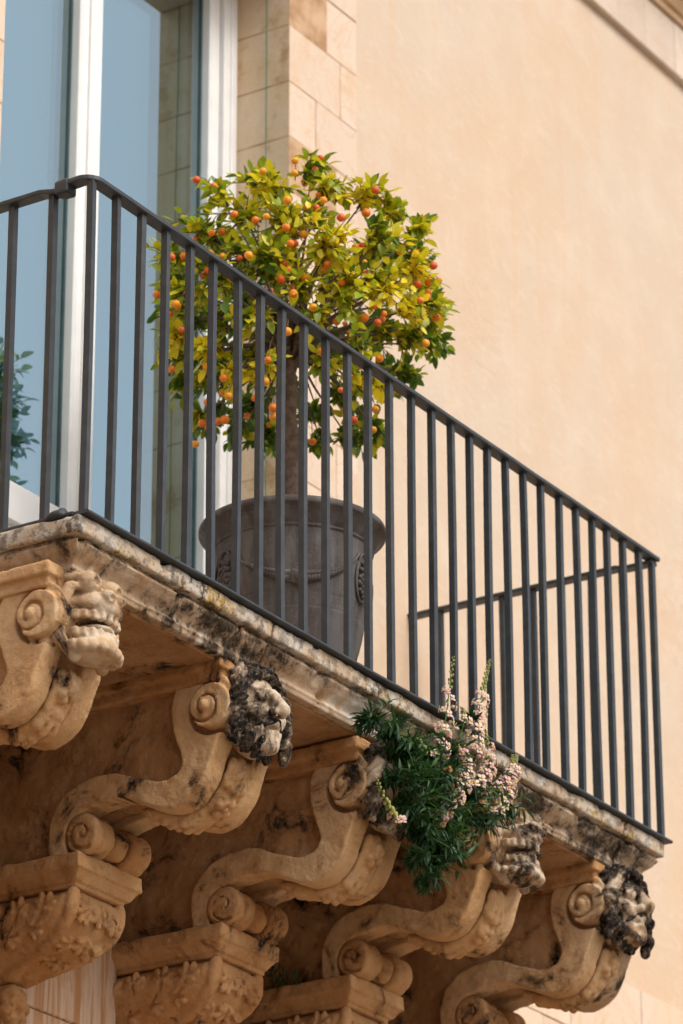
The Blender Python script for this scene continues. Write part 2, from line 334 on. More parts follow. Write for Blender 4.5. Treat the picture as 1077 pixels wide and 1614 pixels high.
# ------------------------------------------------------------------ carving kit: signed distance fields -> mesh
class Grid:
    def __init__(s, lo, hi, h):
        s.lo = np.array(lo, np.float32); s.h = h
        s.n = np.ceil((np.array(hi)-s.lo)/h).astype(int)+1
        ax = [s.lo[i]+h*np.arange(s.n[i], dtype=np.float32) for i in range(3)]
        s.X = ax[0][:, None, None]; s.Y = ax[1][None, :, None]; s.Z = ax[2][None, None, :]
        s.d = np.full(s.n, 1., np.float32)
    def _sl(s, c, ext):
        a = np.clip(np.floor((np.array(c)-ext-s.lo)/s.h).astype(int), 0, s.n); b = np.clip(np.ceil((np.array(c)+ext-s.lo)/s.h).astype(int)+1, 0, s.n)
        return tuple(slice(int(a[i]), int(b[i])) for i in range(3))
    def op(s, fn, k, neg, c, ext):
        q = s._sl(c, ext) if c is not None else (slice(None),)*3
        if c is not None and any(t.stop <= t.start for t in q): return
        v = fn(s.X[q[0]], s.Y[:, q[1]], s.Z[:, :, q[2]])
        o = s.d[q]
        if neg: o = -o
        hh = np.clip(.5+.5*(v-o)/k, 0, 1) if k > 0 else None
        res = (v*(1-hh)+o*hh-k*hh*(1-hh)) if k > 0 else np.minimum(o, v)
        s.d[q] = -res if neg else res
    def ell(s, c, r, k=.012, neg=False):
        r = np.broadcast_to(np.array(r, np.float32), 3)
        def fn(X, Y, Z):
            x, y, z = X-c[0], Y-c[1], Z-c[2]
            a = np.sqrt((x/r[0])**2+(y/r[1])**2+(z/r[2])**2)+1e-6
            b = np.sqrt((x/r[0]**2)**2+(y/r[1]**2)**2+(z/r[2]**2)**2)+1e-6
            return a*(a-1)/b
        s.op(fn, k, neg, c, max(r)+k*2+s.h*3)
    def cap(s, a, b, r0, r1=None, k=.01, neg=False):
        a = np.array(a, np.float32); b = np.array(b, np.float32); r1 = r0 if r1 is None else r1; ba = b-a; bb = float(ba@ba)+1e-9
        def fn(X, Y, Z):
            t = np.clip(((X-a[0])*ba[0]+(Y-a[1])*ba[1]+(Z-a[2])*ba[2])/bb, 0, 1)
            return np.sqrt((X-a[0]-t*ba[0])**2+(Y-a[1]-t*ba[1])**2+(Z-a[2]-t*ba[2])**2)-(r0+(r1-r0)*t)
        s.op(fn, k, neg, (a+b)/2, float(np.sqrt(bb))/2+max(r0, r1)+k*2+s.h*3)
    def box(s, c, hf, rd=.006, k=.0, neg=False):
        def fn(X, Y, Z):
            q = [np.abs(A-c[i])-hf[i]+rd for i, A in enumerate((X, Y, Z))]
            return np.sqrt(sum(np.maximum(t, 0)**2 for t in q))+np.minimum(np.maximum(np.maximum(q[0], q[1]), q[2]), 0)-rd
        s.op(fn, k, neg, c, max(hf)+k*2+s.h*3)
    def prism(s, d2, x0, x1, rd=.006, k=.0, neg=False):
        """extrude a (Y,Z) distance field along X with rounded edges"""
        def fn(X, Y, Z):
            a = d2[None]+rd; b = np.maximum(x0-X, X-x1)+rd
            return np.sqrt(np.maximum(a, 0)**2+np.maximum(b, 0)**2)+np.minimum(np.maximum(a, b), 0)-rd
        s.op(fn, k, neg, None, 0)
    def cylx(s, c, rr, x0, x1, rd=.008, k=.0, neg=False):
        s.prism((np.sqrt((s.Y-c[0])**2+(s.Z-c[1])**2)-rr)[0], x0, x1, rd, k, neg)
    def noise(s, cell, amp, seed, power=1):
        rg = np.random.RandomState(seed); m = np.ceil(s.n*s.h/cell).astype(int)+2
        a = rg.uniform(-1, 1, m).astype(np.float32)
        for ax in range(3):
            t = np.arange(s.n[ax])*s.h/cell; i = t.astype(int); fr = (t-i).astype(np.float32); fr = fr*fr*(3-2*fr)
            sh = [1, 1, 1]; sh[ax] = -1; fr = fr.reshape(sh)
            a = np.take(a, i, ax)*(1-fr)+np.take(a, i+1, ax)*fr
        return amp*(np.abs(a)**power*np.sign(a))
    def weather(s, seed, a=.004, b=.0018):
        s.d += s.noise(.045, a, seed)+s.noise(.016, b, seed+1)
        return s
    def mesh(s):
        d = s.d.copy(); e = s.h
        for q in ((0, slice(None), slice(None)), (-1, slice(None), slice(None)), (slice(None), 0, slice(None)), (slice(None), -1, slice(None)), (slice(None), slice(None), 0), (slice(None), slice(None), -1)):
            d[q] = np.maximum(d[q], e*.5)
        d[d == 0] = 1e-7
        neg = d < 0; n = np.array(d.shape)
        C8 = [(i, j, k) for i in (0, 1) for j in (0, 1) for k in (0, 1)]
        cnt = sum(neg[i:n[0]-1+i, j:n[1]-1+j, k:n[2]-1+k].astype(np.int8) for i, j, k in C8)
        idx = np.argwhere((cnt > 0) & (cnt < 8)); ids = np.full(n-1, -1, np.int64); ids[tuple(idx.T)] = np.arange(len(idx))
        acc = np.zeros((len(idx), 3), np.float32); num = np.zeros(len(idx), np.float32)
        for a in C8:
            for ax in range(3):
                if a[ax]: continue
                b = list(a); b[ax] = 1
                da = d[tuple((idx+a).T)]; db = d[tuple((idx+b).T)]; cr = (da < 0) != (db < 0)
                t = np.where(cr, da/np.where(cr, da-db, 1), 0); p = np.tile(np.array(a, np.float32), (len(idx), 1)); p[:, ax] = t
                acc += p*cr[:, None]; num += cr
        V = s.lo+s.h*(idx+acc/num[:, None]); Q = []
        for ax in range(3):
            b, c = [(1, 2), (2, 0), (0, 1)][ax]
            lo = [slice(None)]*3; hi = [slice(None)]*3; lo[ax] = slice(0, -1); hi[ax] = slice(1, None)
            sa, sb = neg[tuple(lo)], neg[tuple(hi)]; e_ = np.argwhere(sa != sb); fl = sa[tuple(e_.T)]
            ok = np.ones(len(e_), bool)
            for q in (b, c): ok &= (e_[:, q] > 0) & (e_[:, q] < n[q]-1)
            e_ = e_[ok]; fl = fl[ok]; qs = []
            for ob, oc in ((-1, -1), (0, -1), (0, 0), (-1, 0)):
                o = e_.copy(); o[:, b] += ob; o[:, c] += oc; qs.append(ids[tuple(o.T)])
            qd = np.stack(qs, 1); qd[~fl] = qd[~fl][:, ::-1]; Q.append(qd)
        return V, np.concatenate(Q)
def poly2(g, pts):
    Y, Z = np.broadcast_arrays(g.Y[0], g.Z[0]); P = np.array(pts, np.float32); N = len(P)
    d = np.full(Y.shape, 1e9, np.float32); s = np.ones(Y.shape, np.float32)
    for i in range(N):
        a, b = P[i], P[i-1]; ey, ez = b-a; wy, wz = Y-a[0], Z-a[1]
        t = np.clip((wy*ey+wz*ez)/(ey*ey+ez*ez+1e-12), 0, 1)
        d = np.minimum(d, (wy-ey*t)**2+(wz-ez*t)**2)
        c1 = Z >= a[1]; c2 = Z < b[1]; c3 = ey*wz > ez*wy
        s = np.where((c1 & c2 & c3) | (~c1 & ~c2 & ~c3), -s, s)
    return s*np.sqrt(d)
def spline(pts, n=6):
    P = [np.array(p, float) for p in pts]; out = []
    for i in range(len(P)-1):
        a, b, c, d = P[max(i-1, 0)], P[i], P[i+1], P[min(i+2, len(P)-1)]
        for k in range(n):
            t = k/n; out.append(.5*(2*b+(c-a)*t+(2*a-5*b+4*c-d)*t*t+(3*b-a-3*c+d)*t**3))
    out.append(P[-1]); return out

# ================================================================== SETTING
V = [(-150, -150, -Z0), (150, -150, -Z0), (150, 150, -Z0), (-150, 150, -Z0)]
gme = mesh('ground', np.array(V)+(0, 0, Z0), [[0, 1, 2, 3]], M['paving'], False)
go = col(bpy.data.objects.new('ground', gme)); tag(go, 'pale stone street paving far below the balcony', None, None, 'structure')

# ================================================================== BUILDING
bld = thing('palazzo', (0, D, -Z0), 'peach plastered palazzo facade with pale stone trim behind the balcony', 'building')
XW0, XW1, ZW0, ZW1 = -7, 17, -Z0, 7.5
WX0, WX1, WZ1 = .80, 2.40, 3.16        # window opening
SO = .44                               # width of the stone surround
hx0, hx1, hz0, hz1 = WX0-SO, WX1+SO, -.03, WZ1+SO
def quad_xz(x0, x1, z0, z1, y): return [(x0, y, z0), (x1, y, z0), (x1, y, z1), (x0, y, z1)], [[0, 1, 2, 3]]
lowb = .05                             # top of the stone string course
items = [quad_xz(XW0, hx0, lowb, ZW1, D), quad_xz(hx1, XW1, lowb, ZW1, D), quad_xz(hx0, hx1, hz1, ZW1, D)]
# plaster is 3 cm thick at the opening
items += [([(hx0, D, 0), (hx0, D, hz1), (hx0, D+.1, hz1), (hx0, D+.1, 0)], [[0, 1, 2, 3]]), ([(hx1, D, 0), (hx1, D+.1, 0), (hx1, D+.1, hz1), (hx1, D, hz1)], [[0, 1, 2, 3]])]
v, q = join(items); sub('plaster_wall', v, q, M['plaster'], bld, False)
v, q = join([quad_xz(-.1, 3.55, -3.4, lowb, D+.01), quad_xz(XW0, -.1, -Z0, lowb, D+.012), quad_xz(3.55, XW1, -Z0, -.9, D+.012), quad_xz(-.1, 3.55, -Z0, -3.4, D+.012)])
sub('lower_wall', v, q, M['stained_shaded'], bld, False)

# stone surround: every block its own piece
sur = bpy.data.objects.new('window_surround', None); col(sur); sur.parent = bld
def block(x0, x1, y0, y1, z0, z1, m, parent, name='stone_block', j=.0018, b=.0018):
    jit = lambda: rnd.uniform(-.0015, .0015)
    v, q = bbox((x0+j, y0+jit(), z0+j), (x1-j, y1, z1-j), b)
    return sub(name, v, q, m, parent, False)
courses = [hz0]
while courses[-1] < WZ1-.05: courses.append(courses[-1]+.2165+rnd.uniform(-.012, .012))
courses[-1] = WZ1
PF = D-.004
for side in (0, 1):
    for i in range(len(courses)-1):
        z0, z1 = courses[i], courses[i+1]
        cut = (.32, .30, .17, .33, .24)[i % 5]
        a, b, c = (WX1, WX1+cut, WX1+SO) if side else (WX0, WX0-cut, WX0-SO)
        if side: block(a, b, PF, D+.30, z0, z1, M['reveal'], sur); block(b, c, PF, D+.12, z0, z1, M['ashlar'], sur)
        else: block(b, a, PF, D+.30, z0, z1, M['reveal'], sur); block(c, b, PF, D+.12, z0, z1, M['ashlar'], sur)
xs = [hx0, .62, 1.05, 1.4, 1.8, 2.2, 2.58, hx1]
for i in range(len(xs)-1): block(xs[i], xs[i+1], PF, D+.205, WZ1, hz1, M['ashlar'], sur, 'lintel_block')
# backing mortar for the joints
v, q = join([bbox((WX1+.002, D-.0028, hz0), (hx1-.004, D+.29, WZ1), 0), bbox((hx0+.004, D-.0028, hz0), (WX0-.002, D+.29, WZ1), 0), bbox((hx0+.004, D+.006, WZ1+.01), (hx1-.004, D+.20, hz1-.004), 0)])
sub('mortar_joint', v, q, M['mortar'], sur, False)

# string course level with the balcony floor, running right and left of it
crs = bpy.data.objects.new('string_course', None); col(crs); crs.parent = bld
x = 3.30
while x < 9.5:
    wd = rnd.uniform(.42, .62); block(x, x+wd, D-.006, D+.15, -.215, lowb, M['course'], crs, 'course_block', .002)
    block(x-.2, x+wd-.2, D-.004, D+.15, -.56, -.215, M['course'], crs, 'course_block', .002)
    block(x, x+wd, D-.005, D+.15, -.9, -.56, M['course'], crs, 'course_block', .002); x += wd

# frieze and cornice high on the wall
fz = bpy.data.objects.new('frieze', None); col(fz); fz.parent = bld
x = -1.0
while x < 9.5:
    wd = rnd.choice((.21, .23, .40, .26)); block(x, x+wd, D-.03, D+.1, 4.115, 4.365, M['frieze'], fz, 'frieze_block', .0012, .003); x += wd
prof = [(D+.05, 4.365), (D-.045, 4.365), (D-.045, 4.395), (D-.06, 4.40), (D-.075, 4.43), (D-.075, 4.45), (D-.10, 4.46), (D-.125, 4.50), (D-.155, 4.53), (D-.155, 4.56), (D-.22, 4.57), (D-.22, 4.64), (D-.25, 4.70), (D-.28, 4.74), (D-.28, 4.77), (D+.05, 4.79)]
pv = []; pq = []
for i, (y, z) in enumerate(prof): pv += [(XW0, y, z), (XW1, y, z)]
for i in range(len(prof)-1): pq.append([2*i, 2*i+1, 2*i+3, 2*i+2])
sub('cornice', pv, pq, M['cornice'], bld, False)
# room behind the window
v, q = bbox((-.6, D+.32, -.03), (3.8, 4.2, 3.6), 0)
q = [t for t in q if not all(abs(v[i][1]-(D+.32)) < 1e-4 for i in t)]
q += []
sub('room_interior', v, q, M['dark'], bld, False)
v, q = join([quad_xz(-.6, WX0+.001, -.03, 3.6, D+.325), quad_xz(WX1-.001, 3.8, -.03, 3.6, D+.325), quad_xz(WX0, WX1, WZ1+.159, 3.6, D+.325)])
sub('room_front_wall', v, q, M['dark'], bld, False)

# streaked pilaster strips under the balcony
for x0, x1, zt in ((.86, 1.46, -.62),):
    pil = bpy.data.objects.new('pilaster', None); col(pil); pil.parent = bld
    z = zt
    for hgt in (.30, .36, .34, .4, .4):
        block(x0, x1, D-.03, D+.1, z-hgt, z, M['pilaster'], pil, 'stone_block', .0015, .004); z -= hgt

WZT = WZ1+.16
# ================================================================== WINDOW
win = thing('french_window', (1.6, D+.25, 0), 'tall white framed double glazed balcony door reflecting blue sky', 'window')
F0 = D+.215
fr = [bbox((WX0-.01, F0, -.02), (WX0+.075, F0+.09, WZT), .003), bbox((WX1-.075, F0, -.02), (WX1+.01, F0+.09, WZT), .003), bbox((WX0+.075, F0, WZT-.075), (WX1-.075, F0+.09, WZT+.01), .003),
      bbox((WX1-.040, F0-.008, -.02), (WX1-.006, F0+.01, WZT), .003), bbox((WX0+.006, F0-.008, -.02), (WX0+.040, F0+.01, WZT), .003)]
v, q = join(fr); sub('frame', v, q, M['white'], win, False)
S0 = F0+.018; GY = D+.272
for s in (0, 1):
    x0, x1 = ((WX0+.078, 1.568), (1.574, WX1-.078))[s]
    sash = bpy.data.objects.new('sash', None); col(sash); sash.parent = win
    sw = .060
    st = [bbox((x0, S0, 0), (x0+sw, S0+.07, WZT-.08), .004), bbox((x1-sw, S0, 0), (x1, S0+.07, WZT-.08), .004)]
    for a, b in ((x0, x0+sw), (x1-sw, x1)):      # moulded ribs on the stiles
        st += [bbox((a+.010, S0-.0025, 0), (b-.010, S0+.01, WZT-.08), .002)]
    v, q = join(st); sub('stile', v, q, M['white'], sash, False)
    v, q = join([bbox((x0+sw, S0, .70), (x1-sw, S0+.07, .83), .004), bbox((x0+sw, S0, 0), (x1-sw, S0+.07, .12), .004), bbox((x0+sw, S0, WZT-.17), (x1-sw, S0+.07, WZT-.08), .004)])
    sub('rail', v, q, M['white'], sash, False)
    v, q = join([bbox((x0+sw, S0+.025, .12), (x1-sw, S0+.05, .70), 0), bbox((x0+sw+.06, S0+.008, .18), (x1-sw-.06, S0+.03, .64), .012)])
    sub('panel', v, q, M['white'], sash, False)
    v, q = join([quad_xz(x0+sw-.004, x1-sw+.004, .826, WZT-.166, GY), quad_xz(x0+sw-.004, x1-sw+.004, .826, WZT-.166, GY+.022)])
    sub('pane', v, q, M['glass'], sash, False)
    v, q = join([bbox((x0+sw-.001, GY-.006, .83), (x0+sw+.007, GY+.03, WZT-.17), 0), bbox((x1-sw-.007, GY-.006, .83), (x1-sw+.001, GY+.03, WZT-.17), 0)])
    sub('glazing_seal', v, q, M['seal'], sash, False)
v, q = bbox((1.552, S0-.012, 0), (1.590, S0+.004, WZT-.08), .005, 2); sub('meeting_strip', v, q, M['white'], win, False)
# cable down the reveal
pts = [(2.392+.002*math.sin(z*7), 1.0255-.006*(3.2-z)/1.7, z) for z in np.linspace(3.15, .0, 24)]
v, q = tube(pts, .0022, 5); cbo = thing('cable', (2.392, 1.02, 0), 'thin green cable running down the right window reveal', 'cable'); sub('wire', v, q, M['cable'], cbo)
# ================================================================== BALCONY SLAB
slab = thing('balcony_slab', (1.6, .45, -.14), 'weathered stone balcony slab with lichen spotted moulded edge', 'balcony')
SX0, SX1, SY0 = -.028, 3.190, -.006
def slab_part(name, z0, z1, inset, m, seed, h=.0055, chips=.0):
    g = Grid((SX0-.01, SY0-.02, z0-.015), (SX1+.02, D+.02, z1+.012), h)
    cx, hx = (SX0+SX1)/2, (SX1-SX0)/2
    y1 = D+.2
    cy, hy = (SY0+y1)/2, (y1-SY0)/2
    qx = np.abs(g.X-cx)-hx; qy = np.abs(g.Y-cy)-hy
    d2 = np.sqrt(np.maximum(qx, 0)**2+np.maximum(qy, 0)**2)+np.minimum(np.maximum(qx, qy), 0)
    ins = np.interp(g.Z.ravel(), [p[0] for p in inset], [p[1] for p in inset]).astype(np.float32)[None, None, :]
    a = (d2+ins)*.85; b = np.maximum(z0-g.Z, g.Z-z1); rd = .0035
    a = a+rd; b = b+rd
    g.d = np.sqrt(np.maximum(a, 0)**2+np.maximum(b, 0)**2)+np.minimum(np.maximum(a, b), 0)-rd
    g.d = np.maximum(g.d, g.Y-(D+.008))
    g.d += g.noise(.09, .0026, seed)+g.noise(.016, .0013, seed+1)+np.maximum(g.noise(.05, 1, seed+2)-.45, 0)*chips
    for jx in (.90, 2.02, 2.93):                    # joints between the slab stones
        g.d = np.maximum(g.d, .0045-np.abs(g.X-jx-.012*np.sin(g.Z*40)))
    full = g.d; cuts = [-9, .90, 2.02, 2.93, 9]; xs_ = g.X.ravel()
    for a_, b_ in zip(cuts[:-1], cuts[1:]):             # each slab stone its own piece
        k0, k1 = max(0, int(np.searchsorted(xs_, a_))-3), min(len(xs_), int(np.searchsorted(xs_, b_))+3)
        g2 = Grid((0, 0, 0), (.01, .01, .01), h); g2.lo = g.lo+np.array([k0*h, 0, 0], np.float32); g2.h = h
        xx = g.X[k0:k1]; wv = .012*np.sin(g.Z*40)
        g2.d = np.maximum(full[k0:k1], np.maximum(a_+.0008+wv-xx, xx-b_+.0008-wv)); g2.n = np.array(g2.d.shape)
        v, q = g2.mesh(); sub(name, v, q, m, slab)
slab_part('paving_stone', -.046, 0, [(-.05, .004), (-.02, 0), (0, 0)], M['fillet'], 3, .0055, .018)
slab_part('edge_stone', -.140, -.044, [(-.142, .060), (-.124, .058), (-.121, .050), (-.116, .058), (-.110, .060), (-.098, .052), (-.085, .036), (-.072, .025), (-.064, .018), (-.060, .017), (-.058, .024), (-.044, .025)], M['mould'], 9, .0055, .03)

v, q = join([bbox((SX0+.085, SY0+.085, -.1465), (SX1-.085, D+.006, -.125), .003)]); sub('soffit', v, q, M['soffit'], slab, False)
# ================================================================== CORBELS
CW = .26
inner = spline([(.19, -.165), (.225, -.20), (.238, -.26), (.226, -.33), (.208, -.38)], 5)+spline([(.199, -.412), (.217, -.442), (.27, -.456), (.35, -.430), (.44, -.398), (.55, -.410), (.62, -.458), (.648, -.525), (.640, -.612)], 5)
outer = spline([(.578, -.612), (.590, -.560), (.572, -.512), (.53, -.494), (.48, -.482), (.41, -.475), (.34, -.500), (.26, -.535), (.19, -.530), (.135, -.485), (.105, -.42), (.078, -.352)], 5)+spline([(.050, -.322), (.030, -.265), (.055, -.195), (.12, -.158)], 4)
BAND = inner+outer
BODY = [(.04, -.13), (.05, -.27), (.085, -.345)]+spline([(.105, -.42), (.135, -.485), (.19, -.530), (.26, -.535), (.34, -.500), (.41, -.475), (.48, -.482), (.55, -.495), (.595, -.545), (.60, -.615)], 4)+[(.96, -.615), (.96, -.13)]
VE = (.122, -.268)
def sdf_scroll(seed):
    h = .0044; g = Grid((-.032, .005, -.635), (.10, .675, -.145), h)
    d2 = poly2(g, BAND); g.prism(d2, 0, .078, .004)
    # the volute: a proud disc with a deep cut round its back and underside, coiling in to a boss
    dc = (.100, -.270); yy, zz = g.Y[0]-dc[0], g.Z[0]-dc[1]; rr = np.sqrt(yy**2+zz**2); th = np.degrees(np.arctan2(zz, yy))
    inr = np.where((th < 100) | (th < -178), 0, .02)*1.0
    inr = np.where((th > -150) & (th < 105), 0., .03)
    wg = .006+.006*np.clip((75-th)/120, 0, 1)
    gr = np.abs(rr-.070)-wg+inr
    g.op(lambda X, Y, Z: np.maximum(gr[None], X-.045), .002, True, None, 0)
    d3 = rr-.064
    g.op(lambda X, Y, Z: np.maximum(np.maximum(d3[None], -.014-X), X-.085), .003, False, None, 0)
    by, bz = g.Y[0]-VE[0]+.004, g.Z[0]-VE[1]; br_ = np.sqrt(by**2+bz**2); bt = (np.arctan2(bz, by)+1.2) % (2*np.pi)
    for turn in (0, 1):
        t = bt+turn*2*np.pi; sp_ = np.abs(br_-(.019+.0042*t))-.0042+np.where(t > 8.2, .02, 0)
        g.op(lambda X, Y, Z: np.maximum(sp_[None], X-.0), .002, True, None, 0)
    g.ell((-.014, VE[0]-.004, VE[1]), (.012, .016, .016), .003)
    g.weather(seed, .0026, .0014)
    return g.mesh()
def sdf_body(seed):
    h = .006; g = Grid((.01, .01, -.635), (CW-.01, .985, -.11), h)
    d2 = poly2(g, BODY)+.018; g.prism(d2, .030, CW-.030, .006)
    g.weather(seed, .005, .002); return g.mesh()
def sdf_carving(kind, seed):
    """leaf and flower relief between the scrolls"""
    h = .0038; g = Grid((.06, .04, -.60), (.20, .46, -.33), h); rg = random.Random(seed)
    arc = spline([(.095, -.40), (.12, -.455), (.16, -.505), (.215, -.53), (.27, -.533), (.33, -.51), (.40, -.487)], 8)
    g.d[:] = 1
    for i in range(0, len(arc)-3, 2):
        g.cap((CW/2, *arc[i]), (CW/2, *arc[i+2]), .018, .018, .01); g.cap((CW/2-.03, *arc[i]), (CW/2-.03, *arc[i+2]), .012, .012, .01); g.cap((CW/2+.03, *arc[i]), (CW/2+.03, *arc[i+2]), .012, .012, .01)
    spots = (6, 16, 27, 38)
    for n_, i in enumerate(spots):
        p = arc[min(i, len(arc)-2)]; nx = np.array(arc[min(i+1, len(arc)-1)])-np.array(arc[i-1]); tg = nx/np.linalg.norm(nx); nn = np.array([-tg[1], tg[0]]); nn = -nn if nn[0] > 0 and nn[1] > 0 else nn
        if nn[1] > 0: nn = -nn
        q = lambda x, a, b: (CW/2+x, p[0]+tg[0]*a+nn[0]*b, p[1]+tg[1]*a+nn[1]*b)
        if (n_+kind) % 2 == 0:                        # five petalled flower
            for k in range(5):
                t = k*1.257+rg.uniform(0, 1); g.ell(q(.023*math.cos(t), .023*math.sin(t), .014), (.0165, .0165, .0165), .003)
            g.ell(q(0, 0, .026), .010, .003); g.ell(q(0, 0, .036), .005, .002, True)
        else:                                         # folded leaf, drilled
            g.cap(q(-.012, -.028, .006), q(-.030, .024, .012), .013, .017, .006); g.cap(q(.012, -.028, .006), q(.030, .024, .012), .013, .017, .006)
            g.cap(q(0, -.03, .012), q(0, .034, .018), .011, .015, .006)
            for sx in (-1, 1): g.ell(q(sx*.016, .012, .026), (.0055, .009, .009), .002, True); g.ell(q(sx*.02, -.014, .022), (.0045, .007, .007), .002, True)
    g.weather(seed, .003, .002); return g.mesh()
def sdf_rolls(which, seed):
    h = .005; c = (.533, -.556)
    x0, x1, rr = ((-.004, .090, .058), (.092, .168, .046), (.170, CW+.004, .060))[which]
    g = Grid((x0-.015, .455, -.63), (x1+.015, .61, -.475), h)
    g.cylx(c, rr, x0, x1, .014)
    if which != 1:                                    # spiral cut into the end and a waisted body
        yy, zz = g.Y[0]-c[0], g.Z[0]-c[1]; r_ = np.sqrt(yy**2+zz**2); th = (np.arctan2(zz, yy)+2.2) % (2*np.pi)
        xe = x0 if which == 0 else x1
        for turn in (0, 1):
            gr = np.abs(r_-(.046-.0052*(th+turn*2*np.pi)))-.0045
            g.op(lambda X, Y, Z: np.maximum(gr[None], np.abs(X-xe)-.012), .002, True, None, 0)
        ang = np.arctan2(zz, yy); g.d += (.0035*np.exp(-((np.abs(g.X-(x0+x1)/2)-.0)/.012)**2))

    if which == 1:
        g.ell((CW/2, c[0]-.03, c[1]-.015), (.03, .03, .04), .01)
    g.weather(seed, .004, .0018); return g.mesh()
def sdf_cap(seed):
    h = .0055; g = Grid((-.04, .02, -.215), (CW+.04, .985, -.118), h); c = CW/2
    g.box((c, .52, -.150), (CW/2+.022, .46, .018), .004)
    g.box((c, .53, -.182), (CW/2+.008, .46, .018), .006)
    g.weather(seed, .003, .0015); return g.mesh()
def sdf_abacus(seed):
    h = .005; g = Grid((-.04, .505, -.715), (CW+.04, .985, -.60), h)
    z = g.Z.ravel(); out = np.interp(z, [-.702, -.690, -.689, -.680, -.668, -.660, -.657, -.656, -.61], [-.012, -.012, -.004, .000, .008, .014, .015, .022, .022]).astype(np.float32)[None, None, :]
    a = np.maximum(np.abs(g.X-CW/2)-CW/2, .545-g.Y)-out; a = np.maximum(a, g.Y-.97)
    b = np.maximum(-.70-g.Z, g.Z+.612); g.d = np.maximum(a*.9, b).astype(np.float32)
    g.weather(seed, .003, .0016); return g.mesh()
def sdf_acanthus(seed):
    h = .0044; g = Grid((-.03, .50, -1.0), (CW+.03, .985, -.68), h); c = CW/2; rg = random.Random(seed)
    prof = [(.985, -.69)]+spline([(.585, -.69), (.560, -.725), (.572, -.780), (.622, -.828), (.69, -.858), (.77, -.880), (.85, -.905), (.985, -.93)], 5)
    d2 = poly2(g, prof)
    wv = np.interp(g.Z.ravel(), [-1, -.95, -.91, -.88, -.85, -.81, -.76, -.72, -.69, -.68], [.03, .036, .055, .080, .106, .128, .136, .132, .112, .105]).astype(np.float32)[None, None, :]
    a = np.abs(g.X-c)-wv; rd = .055
    q0 = d2[None]+rd; q1 = a+rd
    g.d = (np.sqrt(np.maximum(q0, 0)**2+np.maximum(q1, 0)**2)+np.minimum(np.maximum(q0, q1), 0)-rd).astype(np.float32)
    arc = spline([(.560, -.722), (.572, -.780), (.622, -.828), (.69, -.858), (.77, -.880), (.83, -.90)], 6); na = len(arc)
    wz = lambda z: float(np.interp(z, [-1, -.95, -.91, -.88, -.85, -.81, -.76, -.72, -.69, -.68], [.03, .036, .055, .080, .106, .128, .136, .132, .112, .105]))
    for i in range(na-1):                             # rolled rims on both arrises
        for sx in (-1, 1):
            g.cap((c+sx*(wz(arc[i][1])-.026), arc[i][0]+.010, arc[i][1]+.010), (c+sx*(wz(arc[i+1][1])-.026), arc[i+1][0]+.010, arc[i+1][1]+.010), .017, .017, .008)
    def fan(f, an, sc_):                              # a three lobed leaf tip round a drilled eye; f maps (a, b, lift) to space
        for db, ln in ((-1.5, .026), (-.75, .034), (0, .038), (.75, .034), (1.5, .026)):
            ca, sa = math.cos(an+db), math.sin(an+db)
            g.cap(f(ca*.006*sc_, sa*.006*sc_, .005), f(ca*ln*.66*sc_, sa*ln*.66*sc_, .004*sc_), .0085*sc_, .0060*sc_, .0025)
        for db in (-.75, .75):
            ca, sa = math.cos(an+db*.5), math.sin(an+db*.5); g.cap(f(ca*.010*sc_, sa*.010*sc_, .013), f(ca*.024*sc_, sa*.024*sc_, .013), .0055, .0045, .001, True)
        g.cap(f(.004*math.cos(an), .004*math.sin(an), .012), f(-.012*math.cos(an)*sc_, -.012*math.sin(an)*sc_, .010), .0085, .006, .001, True)
    def front(u, v):
        i = min(na-2, v*(na-1)); i0_ = int(i); y, z = [arc[i0_][q]+(arc[i0_+1][q]-arc[i0_][q])*(i-i0_) for q in (0, 1)]
        ty, tz = arc[min(i0_+2, na-1)][0]-arc[max(0, i0_-1)][0], arc[min(i0_+2, na-1)][1]-arc[max(0, i0_-1)][1]; n_ = math.hypot(ty, tz); ty, tz = ty/n_, tz/n_
        ny, nz = (tz, -ty) if tz < 0 or ty < 0 else (tz, -ty)
        if ny > 0: ny, nz = -ny, -nz
        if nz > 0 and abs(ny) < .9: ny, nz = ny, -abs(nz)
        return lambda a, b, l: (c+u*(wz(z)-.03)+a, y+ty*b+ny*l, z+tz*b+nz*l)
    for u, v, an, sc_ in ((-.58, .13, 2.2, 1.55), (.58, .13, .9, 1.55), (0, .10, 1.57, 1.5), (-.60, .42, 2.5, 1.45), (.60, .42, .6, 1.45), (0, .36, 1.57, 1.6), (-.30, .62, 2.1, 1.3), (.35, .64, 1.0, 1.3), (0, .84, 1.57, 1.0)):
        fan(front(u, v), an, sc_)
    for sx in (-1, 1):                                # side leaves
        for (y, z, an) in ((.655, -.748, 2.2), (.745, -.752, 1.9), (.840, -.755, 1.7), (.70, -.805, 2.8), (.785, -.820, 2.5), (.870, -.835, 2.4), (.92, -.76, 1.6)):
            fan((lambda y, z: lambda a, b, l: (c+sx*(wz(z)-.010+l), y+a, z+b))(y, z), an, 1.6)
    g.weather(seed, .0022, .0014); return g.mesh()
